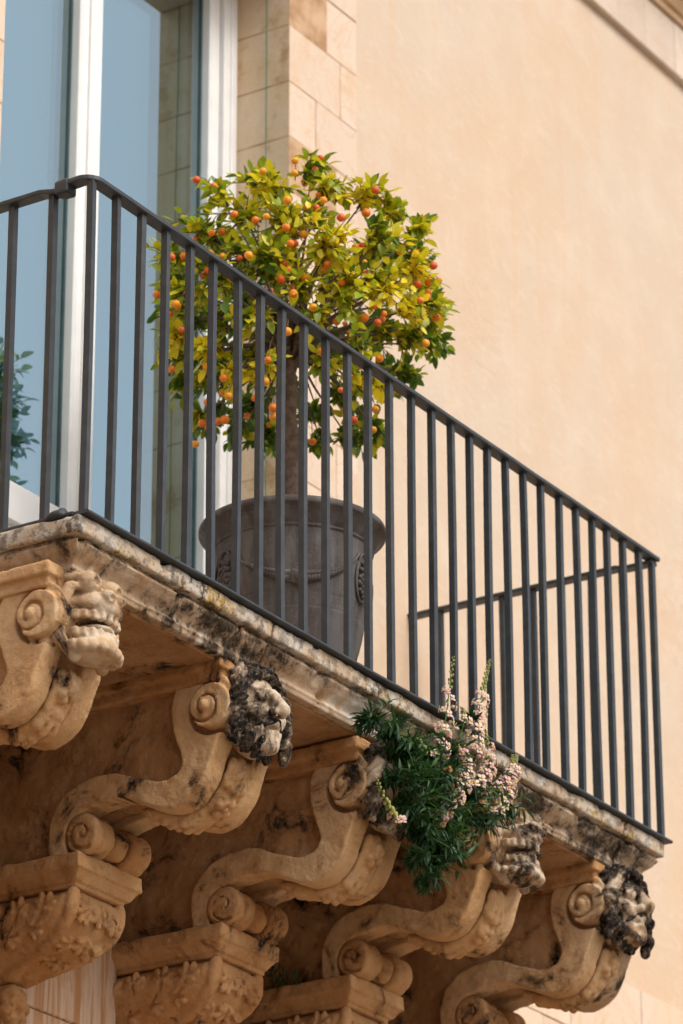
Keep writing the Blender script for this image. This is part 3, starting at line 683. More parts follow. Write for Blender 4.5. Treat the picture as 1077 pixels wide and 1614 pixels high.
def sdf_rosette(seed):
    h = .005; g = Grid((.02, .75, -1.06), (CW-.02, .985, -.90), h); c = (CW/2, .86, -.97)
    g.ell(c, (.034, .034, .034), .01)
    for k in range(7):
        t = k*2*math.pi/7; g.ell((c[0]+.040*math.cos(t), c[1]-.014, c[2]+.040*math.sin(t)), (.022, .022, .022), .005)
    for k in range(7):
        t = (k+.5)*2*math.pi/7; g.cap((c[0]+.026*math.cos(t), c[1]-.05, c[2]+.026*math.sin(t)), (c[0]+.06*math.cos(t), c[1]-.03, c[2]+.06*math.sin(t)), .005, .005, .003, True)
    g.ell((c[0], c[1]-.036, c[2]), .013, .004); g.cap((c[0], .86, -.95), (c[0], .99, -.93), .04, .06, .02)
    g.weather(seed, .002, .0015); return g.mesh()

HC = (CW/2, .055, -.256)     # centre of the mask heads in corbel coordinates
HB = ((CW/2-.165, -.105, -.44), (CW/2+.165, .20, -.12))
def sdf_human(seed, worn=0.):
    """returns face and hair as two carvings"""
    g = Grid(*HB, .0042); rg = random.Random(seed); X, Y, Z = HC
    P = lambda x, y, z: (X+x*1.12, Y+y, Z+z)
    g.ell(P(0, .030, .025), (.098, .090, .098), .01); g.ell(P(0, -.010, -.062), (.074, .072, .074), .03)
    g.cap(P(0, .05, 0), P(0, .14, .0), .090, .090, .03)
    for s in (-1, 1):
        g.ell(P(s*.046, -.042, -.022), (.030, .030, .028), .014)                   # cheek
        g.ell(P(s*.036, -.082, .018), (.027, .026, .018), .006, True)              # socket
        g.ell(P(s*.037, -.056, .017), (.019, .018, .014), .003)                    # eye
        g.cap(P(s*.019, -.068, .026), P(s*.056, -.058, .026), .0055, .0055, .003)  # lid
        g.cap(P(s*.010, -.070, .036), P(s*.058, -.046, .044), .013, .008, .012)    # brow
        g.cap(P(s*.018, -.075, -.022), P(s*.046, -.055, -.062), .005, .004, .004, True)
    g.cap(P(0, -.066, .044), P(0, -.102, -.016), .011, .019, .010)
    for s in (-1, 1): g.ell(P(s*.019, -.084, -.022), (.013, .015, .012), .006); g.ell(P(s*.010, -.100, -.036), (.007, .008, .006), .002, True)
    g.cap(P(-.034, -.074, -.064), P(.034, -.074, -.064), .011, .011, .004, True)
    for s in (-1, 1): g.cap(P(0, -.078, -.050), P(s*.030, -.062, -.056), .010, .006, .006); g.cap(P(0, -.074, -.078), P(s*.024, -.062, -.074), .011, .006, .006)
    g.ell(P(0, -.056, -.112), (.030, .026, .024), .022)
    if worn: g.d += g.noise(.03, .010*worn, seed+7)
    g.weather(seed, .002, .0016); face = g.mesh()
    g = Grid(*HB, .0042)
    for k in range(9):                                # forelock curls over the brow
        t = math.pi*(.06+.88*k/8); cx_, cz_ = .088*math.cos(t), .020+.082*math.sin(t)
        g.cap(P(cx_, -.045+.02*abs(math.cos(t)), cz_), P(cx_*1.1, -.005, cz_+.022), .022, .018, .004)
        g.ell(P(cx_*.98, -.066+.02*abs(math.cos(t)), cz_+.002), (.007, .007, .007), .002, True)
    for tier in range(2):
        for k in range(13):
            t = -.1+(math.pi+.2)*(k/12); r_ = .100+.006*tier
            if tier and abs(math.cos(t)) > .62: continue
            cx_, cz_ = r_*math.cos(t), .0+(.098)*math.sin(t)
            g.cap(P(cx_, (.005 if abs(math.cos(t)) < .62 else -.03)+.035*tier, cz_), P(cx_*1.06+rg.uniform(-.012, .012), (.038 if abs(math.cos(t)) < .62 else -.005)+.035*tier, cz_-.02+rg.uniform(-.02, .01)), .024, .015, .004)
    for s in (-1, 1):                                 # long locks down the side of the face to the jaw
        for k in range(4):
            for j in range(1):
                a = P(s*(.098+.014*j), -.034+.030*j+rg.uniform(-.006, .006), .045-.040*k); b = P(s*(.108+.016*j), -.022+.030*j, .009-.042*k+rg.uniform(-.01, .01))
                g.cap(a, b, .020, .014, .003); g.cap((a[0]+s*.018, a[1]-.012, a[2]-.008), (b[0]+s*.014, b[1]-.012, b[2]), .0035, .003, .002, True)
        for k in range(6):                            # beard under jaw
            t = k/5; g.cap(P(s*(.090-.075*t), .0-.05*t, -.060-.045*t), P(s*(.082-.070*t), .012-.045*t, -.105-.045*t), .020, .010, .004)
        g.cap(P(s*.008, -.078, -.042), P(s*.046, -.056, -.062), .009, .006, .003)
    if worn: g.d += g.noise(.03, .008*worn, seed+8)
    wv_ = g.noise(.05, 1, seed+9); g.d += .0032*np.sin(210*(g.Z+.5*g.Y)+170*np.abs(g.X-CW/2)+5*wv_)
    g.weather(seed+3, .0025, .002); return face, g.mesh()
def sdf_grotesque(seed, curls=False):
    g = Grid((CW/2-.145, -.125, -.43), (CW/2+.145, .22, -.125), .0042); rg = random.Random(seed)
    X, Y, Z = HC
    P = lambda x, y, z: (X+x, Y+y, Z+z)
    g.ell(P(0, .04, .02), (.092, .100, .095), .01); g.cap(P(0, .05, -.01), P(0, .16, .0), .095, .085, .03)
    g.ell(P(0, -.045, .020), (.080, .062, .040), .015)            # muzzle
    g.ell(P(0, -.030, -.088), (.078, .072, .040), .012)           # lower jaw
    g.ell(P(0, -.085, -.036), (.088, .085, .026), .006, True)     # gaping mouth
    g.ell(P(0, -.03, -.04), (.05, .06, .016), .006)               # tongue
    for rowz, ry, n_, rr in ((-.014, .088, 9, .0135), (-.062, .080, 9, .0125)):
        for k in range(n_):
            t = math.pi*(.08+.84*k/(n_-1)); g.box(P(.080*math.cos(t), -.020-ry*math.sin(t)*.72, rowz), (.0105, .012, .013), .005, .004)
    for k in range(9):                                            # scalloped lip under the teeth
        t = math.pi*(.05+.9*k/8); g.ell(P(.088*math.cos(t), -.025-.066*math.sin(t), -.100), (.018, .016, .017), .003)
    for s in (-1, 1):
        g.ell(P(s*.046, -.052, .080), (.034, .034, .033), .004); g.cap(P(s*.014, -.07, .062), P(s*.085, -.03, .066), .010, .012, .004)
        g.ell(P(s*.05, -.082, .078), (.012, .010, .012), .003, True)
        g.ell(P(s*.024, -.100, .038), (.022, .018, .018), .005); g.ell(P(s*.026, -.116, .032), .008, .002, True)
        # cheek fold and the scaly frill behind it
        for a, b in (((.088, -.02, .06), (.102, .0, .0)), ((.102, .0, .0), (.094, .005, -.075)), ((.094, .005, -.075), (.06, -.02, -.12))):
            g.cap(P(s*a[0], a[1], a[2]), P(s*b[0], b[1], b[2]), .017, .017, .005)
        for c_ in range(2):
            for k in range(6):
                zz = .085-.034*k; g.ell(P(s*(.100+.008*c_), .042+.034*c_, zz-.012*c_), (.020, .016, .019), .003)
                g.ell(P(s*(.118+.008*c_), .034+.034*c_, zz-.012*c_-.006), .0055, .002, True)
    for k in range(5): g.ell(P(-.06+.03*k, .0, .098), (.024, .04, .020), .004)
    if curls:
        for k in range(16):
            t = math.pi*k/15; g.ell(P(.10*math.cos(t), .0+rg.uniform(-.03, .05), .02+.10*math.sin(t)), rg.uniform(.018, .027), .003)
    g.weather(seed, .003, .002); return g.mesh()

meshes = {}; corbel_mesh = {}
def shared(key, fn):
    if key not in meshes: meshes[key] = fn()
    return meshes[key]
corb = [(-.02, .02, .016), (.75, 0, 0), (1.45, 0, -.022), (2.15, 0, 0), (2.85, 0, -.004)]
LAB = ['carved stone balcony corbel with open mouthed toothy grotesque, leftmost under the slab corner',
       'carved stone balcony corbel with bearded human head streaked black and white',
       'carved stone balcony corbel whose head hides behind the hanging snapdragon',
       'carved stone balcony corbel with toothy grotesque right of the snapdragon',
       'carved stone balcony corbel with soot blackened head, rightmost below the slab end']
HL = ['pale toothy grotesque mask', 'bearded human head blotched black and white', 'dark head behind the plant', 'curly toothy grotesque mask', 'blackened weathered human head']
for i, (cx, cy, cz) in enumerate(corb):
    t = thing('corbel', (cx+CW/2, .7+cy, -.7+cz), LAB[i], 'corbel', 'carved corbels under the balcony')
    off = np.array([0, 0, 0], np.float32)
    base = np.array([CW/2, .7, -.7])
    def add(name, vq, m, flip=False):
        key = (id(vq[0]), flip)
        if key not in corbel_mesh:
            v, q = vq; v = v.copy()
            if flip: v[:, 0] = CW-v[:, 0]; q = q[:, ::-1]
            corbel_mesh[key] = (mesh(name, v-base, q, m), vq)
        o = part(name, corbel_mesh[key][0], t)
        o.material_slots[0].link = 'OBJECT'; o.material_slots[0].material = m
        return o
    k = i % 2
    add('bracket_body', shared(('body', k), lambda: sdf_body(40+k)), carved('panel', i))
    add('scroll', shared(('scroll', k), lambda: sdf_scroll(50+k)), carved('scroll', i))
    add('scroll', shared(('scroll', 1-k), lambda: sdf_scroll(50+1-k)), carved('scroll', i) if i < 4 else carved('head', 4), True)
    add('leaf_carving', shared(('carv', k), lambda: sdf_carving(k, 60+k)), carved('scroll', i))
    for wv in range(3): add('roll', shared(('roll', wv, k), lambda: sdf_rolls(wv, 70+wv+5*k)), carved('low', i))
    add('cap_moulding', shared(('cap', k), lambda: sdf_cap(80+k)), carved('low', i) if i else carved('scroll', i))
    add('abacus', shared(('abacus', k), lambda: sdf_abacus(85+k)), carved('low', i))
    add('acanthus_leaf', shared(('acan', k), lambda: sdf_acanthus(90+k)), carved('low', i))
    add('rosette', shared(('ros', k), lambda: sdf_rosette(95+k)), carved('low', i))
    hd = (lambda: sdf_grotesque(101), lambda: sdf_human(102), lambda: sdf_human(103, .4), lambda: sdf_grotesque(104, True), lambda: sdf_human(105, .8))[i]()
    face, hair = hd if len(hd[0]) == 2 and isinstance(hd[0], tuple) else (hd, None)
    o = add('mask_head', face, carved('head', i)); o['label'] = HL[i]
    if hair:
        v, q = hair; hp = part('hair', mesh('hair', v-base, q, carved('hair', i)), o)

# ================================================================== RAILING
rail = thing('balcony_railing', (1.6, 0, 0), 'dark grey iron balcony railing with square upright bars on three sides', 'railing')
def bar(x, y, z0, z1, hw=.0095, lean=0):
    n = 7; V = []; Fq = []; a = rnd.uniform(-.12, .12)
    ox, oy = rnd.uniform(-.0025, .0025), rnd.uniform(-.0025, .0025)
    for i in range(n):
        t = i/(n-1); bow = math.sin(math.pi*t)
        for sx, sy in ((-1, -1), (1, -1), (1, 1), (-1, 1)):
            px, py = sx*hw, sy*hw
            V.append((x+px*math.cos(a)-py*math.sin(a)+ox*bow+lean*(1-t), y+px*math.sin(a)+py*math.cos(a)+oy*bow, z0+(z1-z0)*t))
    for i in range(n-1):
        for k in range(4): Fq.append([i*4+k, i*4+(k+1) % 4, i*4+4+(k+1) % 4, i*4+4+k])
    return V, Fq
BX = [0.0, 0.115, 0.235, 0.351, 0.469, 0.583, 0.708, 0.825, 0.936, 1.052, 1.169, 1.287, 1.402, 1.52, 1.647, 1.765, 1.879, 1.991, 2.099, 2.209, 2.32, 2.432, 2.55, 2.658, 2.766, 2.864, 2.971, 3.08, 3.172]
for x in BX: v, q = bar(x, 0, .004, .984, .0095, rnd.uniform(-.004, .004)); sub('bar', v, q, M['metal'], rail, False)
for y in (.819, .698, .573, .454, .344, .229, .113): v, q = bar(L-.012, y, .004, .984); sub('bar', v, q, M['metal'], rail, False)
for y in (.127, .262, .39, .51, .63, .75, .86): v, q = bar(0, y, .004, .984); sub('bar', v, q, M['metal'], rail, False)
def strip(pts, wd, th, wob=.0012):
    """flat bar swept along a horizontal polyline (corners mitred)"""
    P = [Vector(p) for p in pts]; V = []; Fq = []
    for i, p in enumerate(P):
        d0 = (p-P[i-1]).normalized() if i else (P[1]-P[0]).normalized(); d1 = (P[i+1]-p).normalized() if i < len(P)-1 else d0
        n0 = Vector((d0.y, -d0.x, 0)); n1 = Vector((d1.y, -d1.x, 0)); m = (n0+n1).normalized(); m = m/max(.4, m.dot(n0))
        w_ = wd/2; jz = rnd.uniform(-wob, wob)
        b = .0025
        for s, z in ((-w_+b, th), (-w_, th-b), (-w_, b), (-w_+b, 0), (w_-b, 0), (w_, b), (w_, th-b), (w_-b, th)): V.append(p+m*s+Vector((0, 0, z+jz)))
    n = 8
    for i in range(len(P)-1):
        for k in range(n): Fq.append([i*n+k, i*n+(k+1) % n, (i+1)*n+(k+1) % n, (i+1)*n+k])
    Fq.append(list(range(n))); Fq.append([(len(P)-1)*n+k for k in range(n)][::-1]); return V, Fq
def rounded(zz, x0, x1, rad, yend0, yend1):
    pts = [(x0, yend0, zz)]+[(x0, y, zz) for y in np.linspace(yend0, rad, 5)[1:]]
    for k in range(1, 5): a = k/5*math.pi/2; pts.append((x0+rad-rad*math.cos(a), rad-rad*math.sin(a), zz))
    pts += [(x, 0, zz) for x in np.linspace(x0+rad, x1-.004, 24)]
    return pts
v, q = strip(rounded(.984, -.004, L+.012, .03, .10, 0), .042, .015); sub('handrail', v, q, M['metal'], rail, False)
v, q = strip([(-.004, D+.01, .977), (-.004, .6, .978), (-.004, .3, .979), (-.004, .16, .980), (-.002, .125, .973), (-.002, .082, .966)], .040, .014); sub('handrail', v, q, M['metal'], rail, False)
v, q = strip([(L-.012, -.008, .966), (L-.012, .10, .968), (L-.012, .13, .976), (L-.012, .5, .978), (L-.012, D+.01, .978)], .042, .013); sub('handrail', v, q, M['metal'], rail, False)
g = Grid((-.05, .04, .94), (.05, .14, 1.02), .004); g.box((-.004, .085, .981), (.024, .022, .020), .007); g.ell((-.004, .085, 1.0), (.018, .018, .010), .006); g.weather(5, .002, .001)
v, q = g.mesh(); sub('clamp', v, q, M['metal'], rail)
v, q = strip([(-.014, 0, .003)]+[(x, 0, .003) for x in np.linspace(.02, L+.018, 26)], .050, .010, .001); sub('bottom_rail', v, q, M['metal'], rail, False)
v, q = strip([(0, .022, .004), (0, .5, .004), (0, D, .004)], .042, .010); sub('bottom_rail', v, q, M['metal'], rail, False)
v, q = strip([(L-.012, .022, .004), (L-.012, .5, .004), (L-.012, D, .004)], .042, .010); sub('bottom_rail', v, q, M['metal'], rail, False)
g = Grid((-.06, .03, -.01), (.06, .13, .06), .005); g.ell((-.005, .075, .012), (.03, .035, .016), .006); g.ell((-.01, .06, .024), (.012, .012, .012), .004); g.weather(6, .003, .002)
v, q = g.mesh(); sub('foot_lump', v, q, M['metal'], rail)
# ================================================================== FLOWER POT
PX, PY = 1.585, .385
pot = thing('flower_pot', (PX, PY, 0), 'large dark grey urn shaped pot with swag relief behind the railing bars', 'pot')
prof = spline([(.12, 0), (.145, .012), (.15, .03), (.152, .05), (.175, .13), (.207, .25), (.228, .37), (.236, .45), (.237, .50), (.240, .53)], 4)
bp = [tuple(p) for p in prof]
for zc in (.292, .304, .316, .328):                     # incised rings
    bp2 = []
    for rr, z in bp: bp2.append((rr, z))
    bp = bp2
fine = []
for k in range(90):
    z = .53*k/89; rr = np.interp(z, [p[1] for p in bp], [p[0] for p in bp])
    for zc in (.290, .303, .316, .329): rr -= .0035*math.exp(-((z-zc)/.003)**2)
    fine.append((rr, z))
v, q = lathe(fine, 96, (PX, PY)); sub('body', v, q, M['pot'], pot)
rimp = spline([(.240, .528), (.246, .534), (.240, .540), (.250, .553), (.266, .575), (.278, .586), (.2835, .592), (.2835, .604), (.277, .612), (.262, .612), (.250, .600), (.243, .56), (.235, .53)], 4)
v, q = lathe([tuple(p) for p in rimp], 96, (PX, PY)); sub('rim', v, q, M['pot'], pot)
v, q = lathe([(.25, .585), (.12, .592), (.001, .596)], 48, (PX, PY)); sub('soil', v, q, M['soil'], pot)
def pr(a, z, lift): 
    rr = np.interp(z, [p[1] for p in fine], [p[0] for p in fine])+lift; return Vector((PX+rr*math.cos(a), PY+rr*math.sin(a), z))
A0 = math.atan2(-5.665-PY, -7.69-PX)                     # the side shown to the street
sphere = lambda c, rr, sq=(1, 1, 1), n=8, m=5: lathe_ball(c, rr, sq, n, m)
def lathe_ball(c, rr, sq, n, m):
    V = []; Fq = []
    for i in range(m+1):
        ph = math.pi*i/m
        for k in range(n): t = 2*math.pi*k/n; V.append((c[0]+rr*sq[0]*math.sin(ph)*math.cos(t), c[1]+rr*sq[1]*math.sin(ph)*math.sin(t), c[2]+rr*sq[2]*math.cos(ph)))
    for i in range(m):
        for k in range(n): Fq.append([i*n+k, i*n+(k+1) % n, (i+1)*n+(k+1) % n, (i+1)*n+k])
    return V, Fq
for gi in range(3):
    ac = A0+.06+gi*2*math.pi/3; half = math.pi/3
    it = []; pts = []
    n = 46
    for k in range(n+1):
        t = -1+2*k/n; a = ac+t*(half-.12); z = .468-.098*(1-t*t)+.02*t**8
        pts.append(pr(a, z, .004))
    it.append(tube(pts, [.004+.006*max(0, 1-abs(-1+2*k/n)*1.45) for k in range(n+1)], 6))
    for k in range(6, n-5):                               # plaited leaves thickening to the middle
        t = -1+2*k/n; s = .008+.015*max(0, 1-abs(t)*1.4)
        for sg in (-1, 1):
            p = pts[k]+Vector((0, 0, sg*s*.9)); p2 = pts[min(k+1, n)]+Vector((0, 0, -sg*s*.2))
            it.append(tube([p, (p+p2)/2, p2], [s*.25, s*.75, s*.3], 5))
    it.append(sphere(pr(ac, .368, .014), .022)); it += [sphere(pr(ac+.05*math.cos(b), .368+.018*math.sin(b), .016), .010) for b in np.linspace(0, 5.6, 8)]
    v, q = join(it); sub('garland', v, q, M['pot'], pot)
    am = ac+half; it = []
    loop = [pr(am+.17*math.sin(b), .415-.075*math.cos(b), .003) for b in np.linspace(0, 2*math.pi, 25)]
    it.append(tube(loop, .005, 6)); 
    for k in range(26):
        b = k*2.4; rr = math.sqrt(k/26); it.append(sphere(pr(am+.12*rr*math.sin(b), .405-.055*rr*math.cos(b), .004), .0085, (1, 1, 1), 6, 4))
    v, q = join(it); sub('medallion', v, q, M['pot'], pot)

# ================================================================== CITRUS TREE
tree = thing('citrus_tree', (PX, PY, .59), 'round headed little orange tree in the pot, yellow green leaves and orange fruit', 'tree')
LOBES=[ (1.521,0.480,1.780,0.075),(1.462,0.571,1.680,0.075),(1.548,0.438,1.658,0.091),(1.612,0.338,1.758,0.075),(1.644,0.288,1.658,0.083),(1.703,0.196,1.647,0.083),(1.751,0.122,1.614,0.071),(1.783,0.072,1.547,0.059),(1.580,0.387,1.503,0.115),(1.505,0.504,1.547,0.103),(1.442,0.603,1.503,0.095),(1.389,0.685,1.459,0.071),(1.411,0.651,1.328,0.083),(1.396,0.674,1.198,0.059),(1.464,0.568,1.328,0.103),(1.549,0.437,1.350,0.095),(1.644,0.288,1.437,0.103),(1.719,0.172,1.459,0.103),(1.782,0.074,1.393,0.079),(1.813,0.025,1.317,0.051),(1.771,0.091,1.263,0.067),(1.729,0.157,1.295,0.079),(1.665,0.255,1.241,0.071),(1.623,0.321,1.198,0.055),(1.517,0.485,1.198,0.075),(1.454,0.583,1.133,0.071),(1.486,0.533,1.026,0.055),(1.432,0.617,0.962,0.040),(1.539,0.452,1.069,0.063),(1.628,0.313,1.047,0.051),(1.675,0.240,1.005,0.055),(1.717,0.174,1.026,0.048),(1.686,0.223,1.112,0.059) ]
FRUIT=[ (1.362,0.535,1.728),(1.497,0.247,1.764),(1.400,0.296,1.595),(1.428,0.236,1.601),(1.426,0.198,1.586),(1.449,0.187,1.619),(1.482,0.225,1.662),(1.446,0.219,1.564),(1.487,0.183,1.572),(1.303,0.460,1.523),(1.376,0.321,1.482),(1.382,0.248,1.458),(1.392,0.221,1.487),(1.419,0.212,1.453),(1.290,0.387,1.407),(1.423,0.156,1.380),(1.449,0.184,1.379),(1.355,0.253,1.359),(1.517,0.085,1.375),(1.515,0.090,1.463),(1.621,0.017,1.469),(1.542,0.090,1.589),(1.456,0.126,1.323),(1.384,0.255,1.314),(1.263,0.501,1.365),(1.256,0.480,1.375),(1.268,0.534,1.319),(1.281,0.686,1.360),(1.273,0.580,1.460),(1.248,0.609,1.260),(1.240,0.579,1.276),(1.259,0.576,1.202),(1.335,0.242,1.140),(1.326,0.306,1.059),(1.322,0.463,1.037),(1.313,0.520,1.086),(1.337,0.454,0.981),(1.357,0.335,1.007),(1.320,0.655,1.114),(1.519,0.084,1.221),(1.529,0.057,1.258),(1.539,0.049,1.203),(1.561,0.045,1.223),(1.570,0.063,1.098),(1.702,-0.021,1.182),(1.659,-0.038,1.260),(1.652,-0.027,1.359),(1.706,-0.034,1.387),(1.624,0.112,0.963),(1.579,0.162,0.922),(1.695,0.165,0.935),(1.510,0.164,0.996),(1.402,0.336,0.937),(1.385,0.391,0.977),(1.350,0.539,0.987),(1.433,0.617,0.968),(1.398,0.532,0.940),(1.423,0.633,0.898),(1.388,0.502,0.934),(1.443,0.602,0.955),(1.423,0.349,0.919),(1.276,0.441,1.423),(1.294,0.420,1.350),(1.348,0.267,1.381),(1.506,0.105,1.459),(1.512,0.078,1.404),(1.470,0.152,1.205),(1.400,0.222,1.341) ]
top = Vector((1.572, PY, 1.19))
tp = spline([(1.588, PY, .585), (1.586, PY, .75), (1.574, PY, .90), (1.562, PY, 1.05), (1.572, PY, 1.19)], 4)
v, q = tube(tp, [.031-.007*min(1, k/12)+.004*math.sin(k*1.7) for k in range(len(tp))], 10); sub('trunk', v, q, M['bark'], tree)
DEP = Vector((.84, .54, 0))
CC = Vector((1.60, .37, 1.36)); CR = .44
twigs = []; leaves = []     # leaves: (pos, dir, normal, size, colour)
lobes = []
for x, y, z, rr in LOBES:
    if z < 1.06: z += .03; rr *= .85
    p = Vector((x, y, z)); rim = min(1, (p-CC).length/CR); dep = math.sqrt(max(0, 1-rim*rim))*.40
    if dep > .12: lobes += [(p-DEP*dep*.72, rr*.88), (p+DEP*dep*1.1, rr*.95)]+([(p+DEP*dep*.1, rr*.85)] if 1.1 < z < 1.6 else [])
    else: lobes.append((p-DEP*dep*.5, rr*.84))
for a_, b_ in ((-.10, .02), (.08, .06), (.0, -.08), (-.04, .14), (.14, -.06)):
    lobes.append((CC-DEP*.27+Vector((.54, -.84, 0))*a_+Vector((0, 0, b_)), .085))
br = []
for p, rr in lobes:
    mid = top.lerp(p, .55)+Vector((rnd.uniform(-.04, .04), rnd.uniform(-.04, .04), rnd.uniform(0, .06)))
    br.append(tube([top+Vector((0, 0, -.03)), top.lerp(mid, .5)+Vector((0, 0, .02)), mid, p], [.009, .006, .004, .002], 6))
    nt_ = max(5, int(round(rr*150)))
    for k in range(nt_):
        out = (p-CC).normalized(); d = Vector((rnd.gauss(0, 1), rnd.gauss(0, 1), rnd.gauss(.1, 1))).normalized(); d = (d+out*.7).normalized()
        a = p-d*rr*.55; e = p+d*rr*(rnd.uniform(.75, 1.12) if rnd.random() > .13 else rnd.uniform(1.2, 1.65))
        if z < .0: pass
        b_ = a.lerp(e, .5)+Vector((0, 0, .012)); e = e+Vector((0, 0, -.01))
        twigs.append(tube([a, b_, e], [.0028, .0022, .0012], 4, False))
        nl = rnd.randint(7, 10)
        for j in range(nl):
            t = (j+.8)/nl; pos = (a.lerp(b_, t*2) if t < .5 else b_.lerp(e, t*2-1))
            ax = (e-a).normalized(); sd_ = Vector((rnd.gauss(0, 1), rnd.gauss(0, 1), rnd.gauss(0, 1))).cross(ax).normalized()
            ld = (ax*rnd.uniform(.3, 1)+sd_*.9+Vector((0, 0, -.15))).normalized() if j < nl-1 else ax
            up = Vector((rnd.gauss(0, .5), rnd.gauss(0, .5), 1))+out*.5
            leaves.append((pos, ld, up, rnd.uniform(.028, .050), None))
v, q = join(br); sub('limbs', v, q, M['bark'], tree)
v, q = join(twigs); o = sub('twigs', v, q, M['twig'], tree); o['kind'] = 'stuff'
def leaf_mesh(wd=.46, fold=.22, curl=.18, seg=5):
    """unit leaf along +Y, folded on the midrib, drooping tip"""
    V = []; Fq = []
    for i in range(seg+1):
        t = i/seg; w_ = wd/2*math.sin(math.pi*min(1, .05+t*.95)**.9)**.8*(1 if i < seg else 0); z = -curl*t*t
        V += [(-w_, t, z+w_*fold), (0, t, z), (w_, t, z+w_*fold)]
    for i in range(seg):
        a = 3*i; Fq += [[a, a+1, a+4, a+3], [a+1, a+2, a+5, a+4]]
    return np.array(V, np.float32), Fq
def basis(d, up):
    d = d.normalized(); x = d.cross(up).normalized(); z = x.cross(d); return np.array([x[:], d[:], z[:]], np.float32)
# colour by cluster: sun bleached yellow sprays among the green
ycent = [Vector((1.46, .15, 1.42)), Vector((1.47, .20, 1.32)), Vector((1.60, .02, 1.34)), Vector((1.56, .05, 1.28)), Vector((1.30, .45, 1.03)), Vector((1.34, .40, 1.10)), Vector((1.27, .55, 1.17)), Vector((1.66, .02, 1.42)), Vector((1.43, .22, 1.48)), Vector((1.55, .15, 1.60)), Vector((1.60, .15, 1.0)), Vector((1.37, .4, 1.62)), Vector((1.66, 0, 1.22))]
def leaf_col(p):
    y = max(math.exp(-((p-c).length/.085)**2) for c in ycent); t = y*1.0+rnd.gauss(0, .26)+.46
    dep = (p-CC).dot(DEP); t -= max(0, dep)*1.1
    return 0 if t < .24 else 1 if t < .50 else 2 if t < .88 else 3
leaves = [(p, d, up, s, leaf_col(p)) for p, d, up, s, c in leaves]
camp = Vector((-7.69, -5.67, -4.08)); leaves.sort(key=lambda l: (l[0]-camp).length-l[3]*2)
near = leaves[:300]; rest = leaves[300:]
LM = [M['leaf%d' % i] for i in range(4)]
shapes = [leaf_mesh(.54, .22, .15, 6), leaf_mesh(.62, .3, .32, 6), leaf_mesh(.48, .15, .05, 6)]
lmesh = {}
O = Vector(org(tree))
for p, d, up, s, c in near:
    k = rnd.randrange(3)
    if (k, c) not in lmesh: lmesh[(k, c)] = mesh('leaf', *shapes[k], LM[c])
    o = part('leaf', lmesh[(k, c)], tree, p-O); B = basis(d, up)
    o.rotation_euler = Matrix(B.T.tolist()).to_euler(); o.scale = (s,)*3
BV = []; BF = []; BM = []
for p, d, up, s, c in rest:
    sv, sf = shapes[rnd.randrange(3)]; n = len(BV)*0+sum(map(len, BV)) if False else None
    BV.append(np.array(p[:], np.float32)+(sv*s)@basis(d, up)); BF.append(sf); BM.append(c)
V = np.concatenate(BV); Fq = []; mi = []; n = 0
for a, b, c in zip(BV, BF, BM):
    Fq += [[i+n for i in t_] for t_ in b]; mi += [c]*len(b); n += len(a)
o = sub('crown', V, Fq, LM, tree, True, mi); o['kind'] = 'stuff'
fm = []
for m_ in ('fruit', 'fruit2', 'fruit3'):
    v, q = lathe_ball((0, 0, 0), 1, (1, 1, .93), 14, 9); fm.append(mesh('orange', v, q, M[m_]))
stalks = []
for k in range(58):
    p, rr = rnd.choice(lobes); q_ = p+Vector((rnd.gauss(0, .6), rnd.gauss(0, .6), rnd.gauss(0, .6)))*rr-DEP*rr*.8
    if not (q_.y < .03 and q_.z < 1.2): FRUIT.append(tuple(q_))
for i, p in enumerate(FRUIT):
    p = Vector(p); p = p+(camp-p).normalized()*.05; k = rnd.choice((0, 0, 0, 1, 1, 2)); s = rnd.triangular(.0085, .0152, .0125)
    o = part('orange', fm[k], tree, p-O, (rnd.uniform(-.5, .5), rnd.uniform(-.5, .5), rnd.uniform(0, 6))); o.scale = (s,)*3
    e = p+(CC-p)*.16+Vector((0, 0, .05)); stalks.append(tube([p+Vector((0, 0, s*.8)), p.lerp(e, .5)+Vector((0, 0, .015)), e], .0014, 4, False))
v, q = join(stalks); o = sub('fruit_stalks', v, q, M['twig'], tree); o['kind'] = 'stuff'

# ================================================================== SNAPDRAGON
sn = thing('snapdragon', (1.66, .03, -.10), 'pink snapdragon plant growing from a crack under the slab edge', 'plant')
SPIKES=[ [(1.677,-0.060,-0.183),(1.727,-0.060,-0.030),(1.775,-0.060,0.175)],[(1.877,-0.060,-0.103),(1.927,-0.060,0.073),(1.988,-0.060,0.234)],[(1.728,-0.060,-0.275),(1.839,-0.060,-0.173),(1.794,-0.060,-0.098)],[(1.874,-0.060,-0.222),(1.969,-0.060,-0.115),(1.954,-0.060,0.001)],[(1.982,-0.060,-0.269),(2.079,-0.060,-0.162),(2.114,-0.060,-0.031)],[(1.672,-0.060,-0.358),(1.752,-0.060,-0.297),(1.875,-0.060,-0.172)],[(1.469,-0.060,-0.436),(1.401,-0.060,-0.398),(1.334,-0.060,-0.333)],[(1.529,-0.060,-0.551),(1.443,-0.060,-0.556),(1.408,-0.060,-0.631)],[(1.709,-0.060,-0.319),(1.672,-0.060,-0.358),(1.752,-0.060,-0.316)],[(1.966,-0.060,-0.215),(2.100,-0.060,-0.106),(2.141,-0.060,-0.023)],[(1.805,-0.060,-0.075),(1.832,-0.060,-0.007),(1.819,-0.060,0.029)],[(1.641,-0.060,-0.193),(1.599,-0.060,-0.167),(1.571,-0.060,-0.146)] ]
BLOOM = [(.12, .72), (.0, .62), (.1, .85), (.05, .75), (.05, .72), (.0, .9), (-.1, .25), (.55, .9), (.2, .9), (.1, .7), (.2, .5), (.0, .3)]
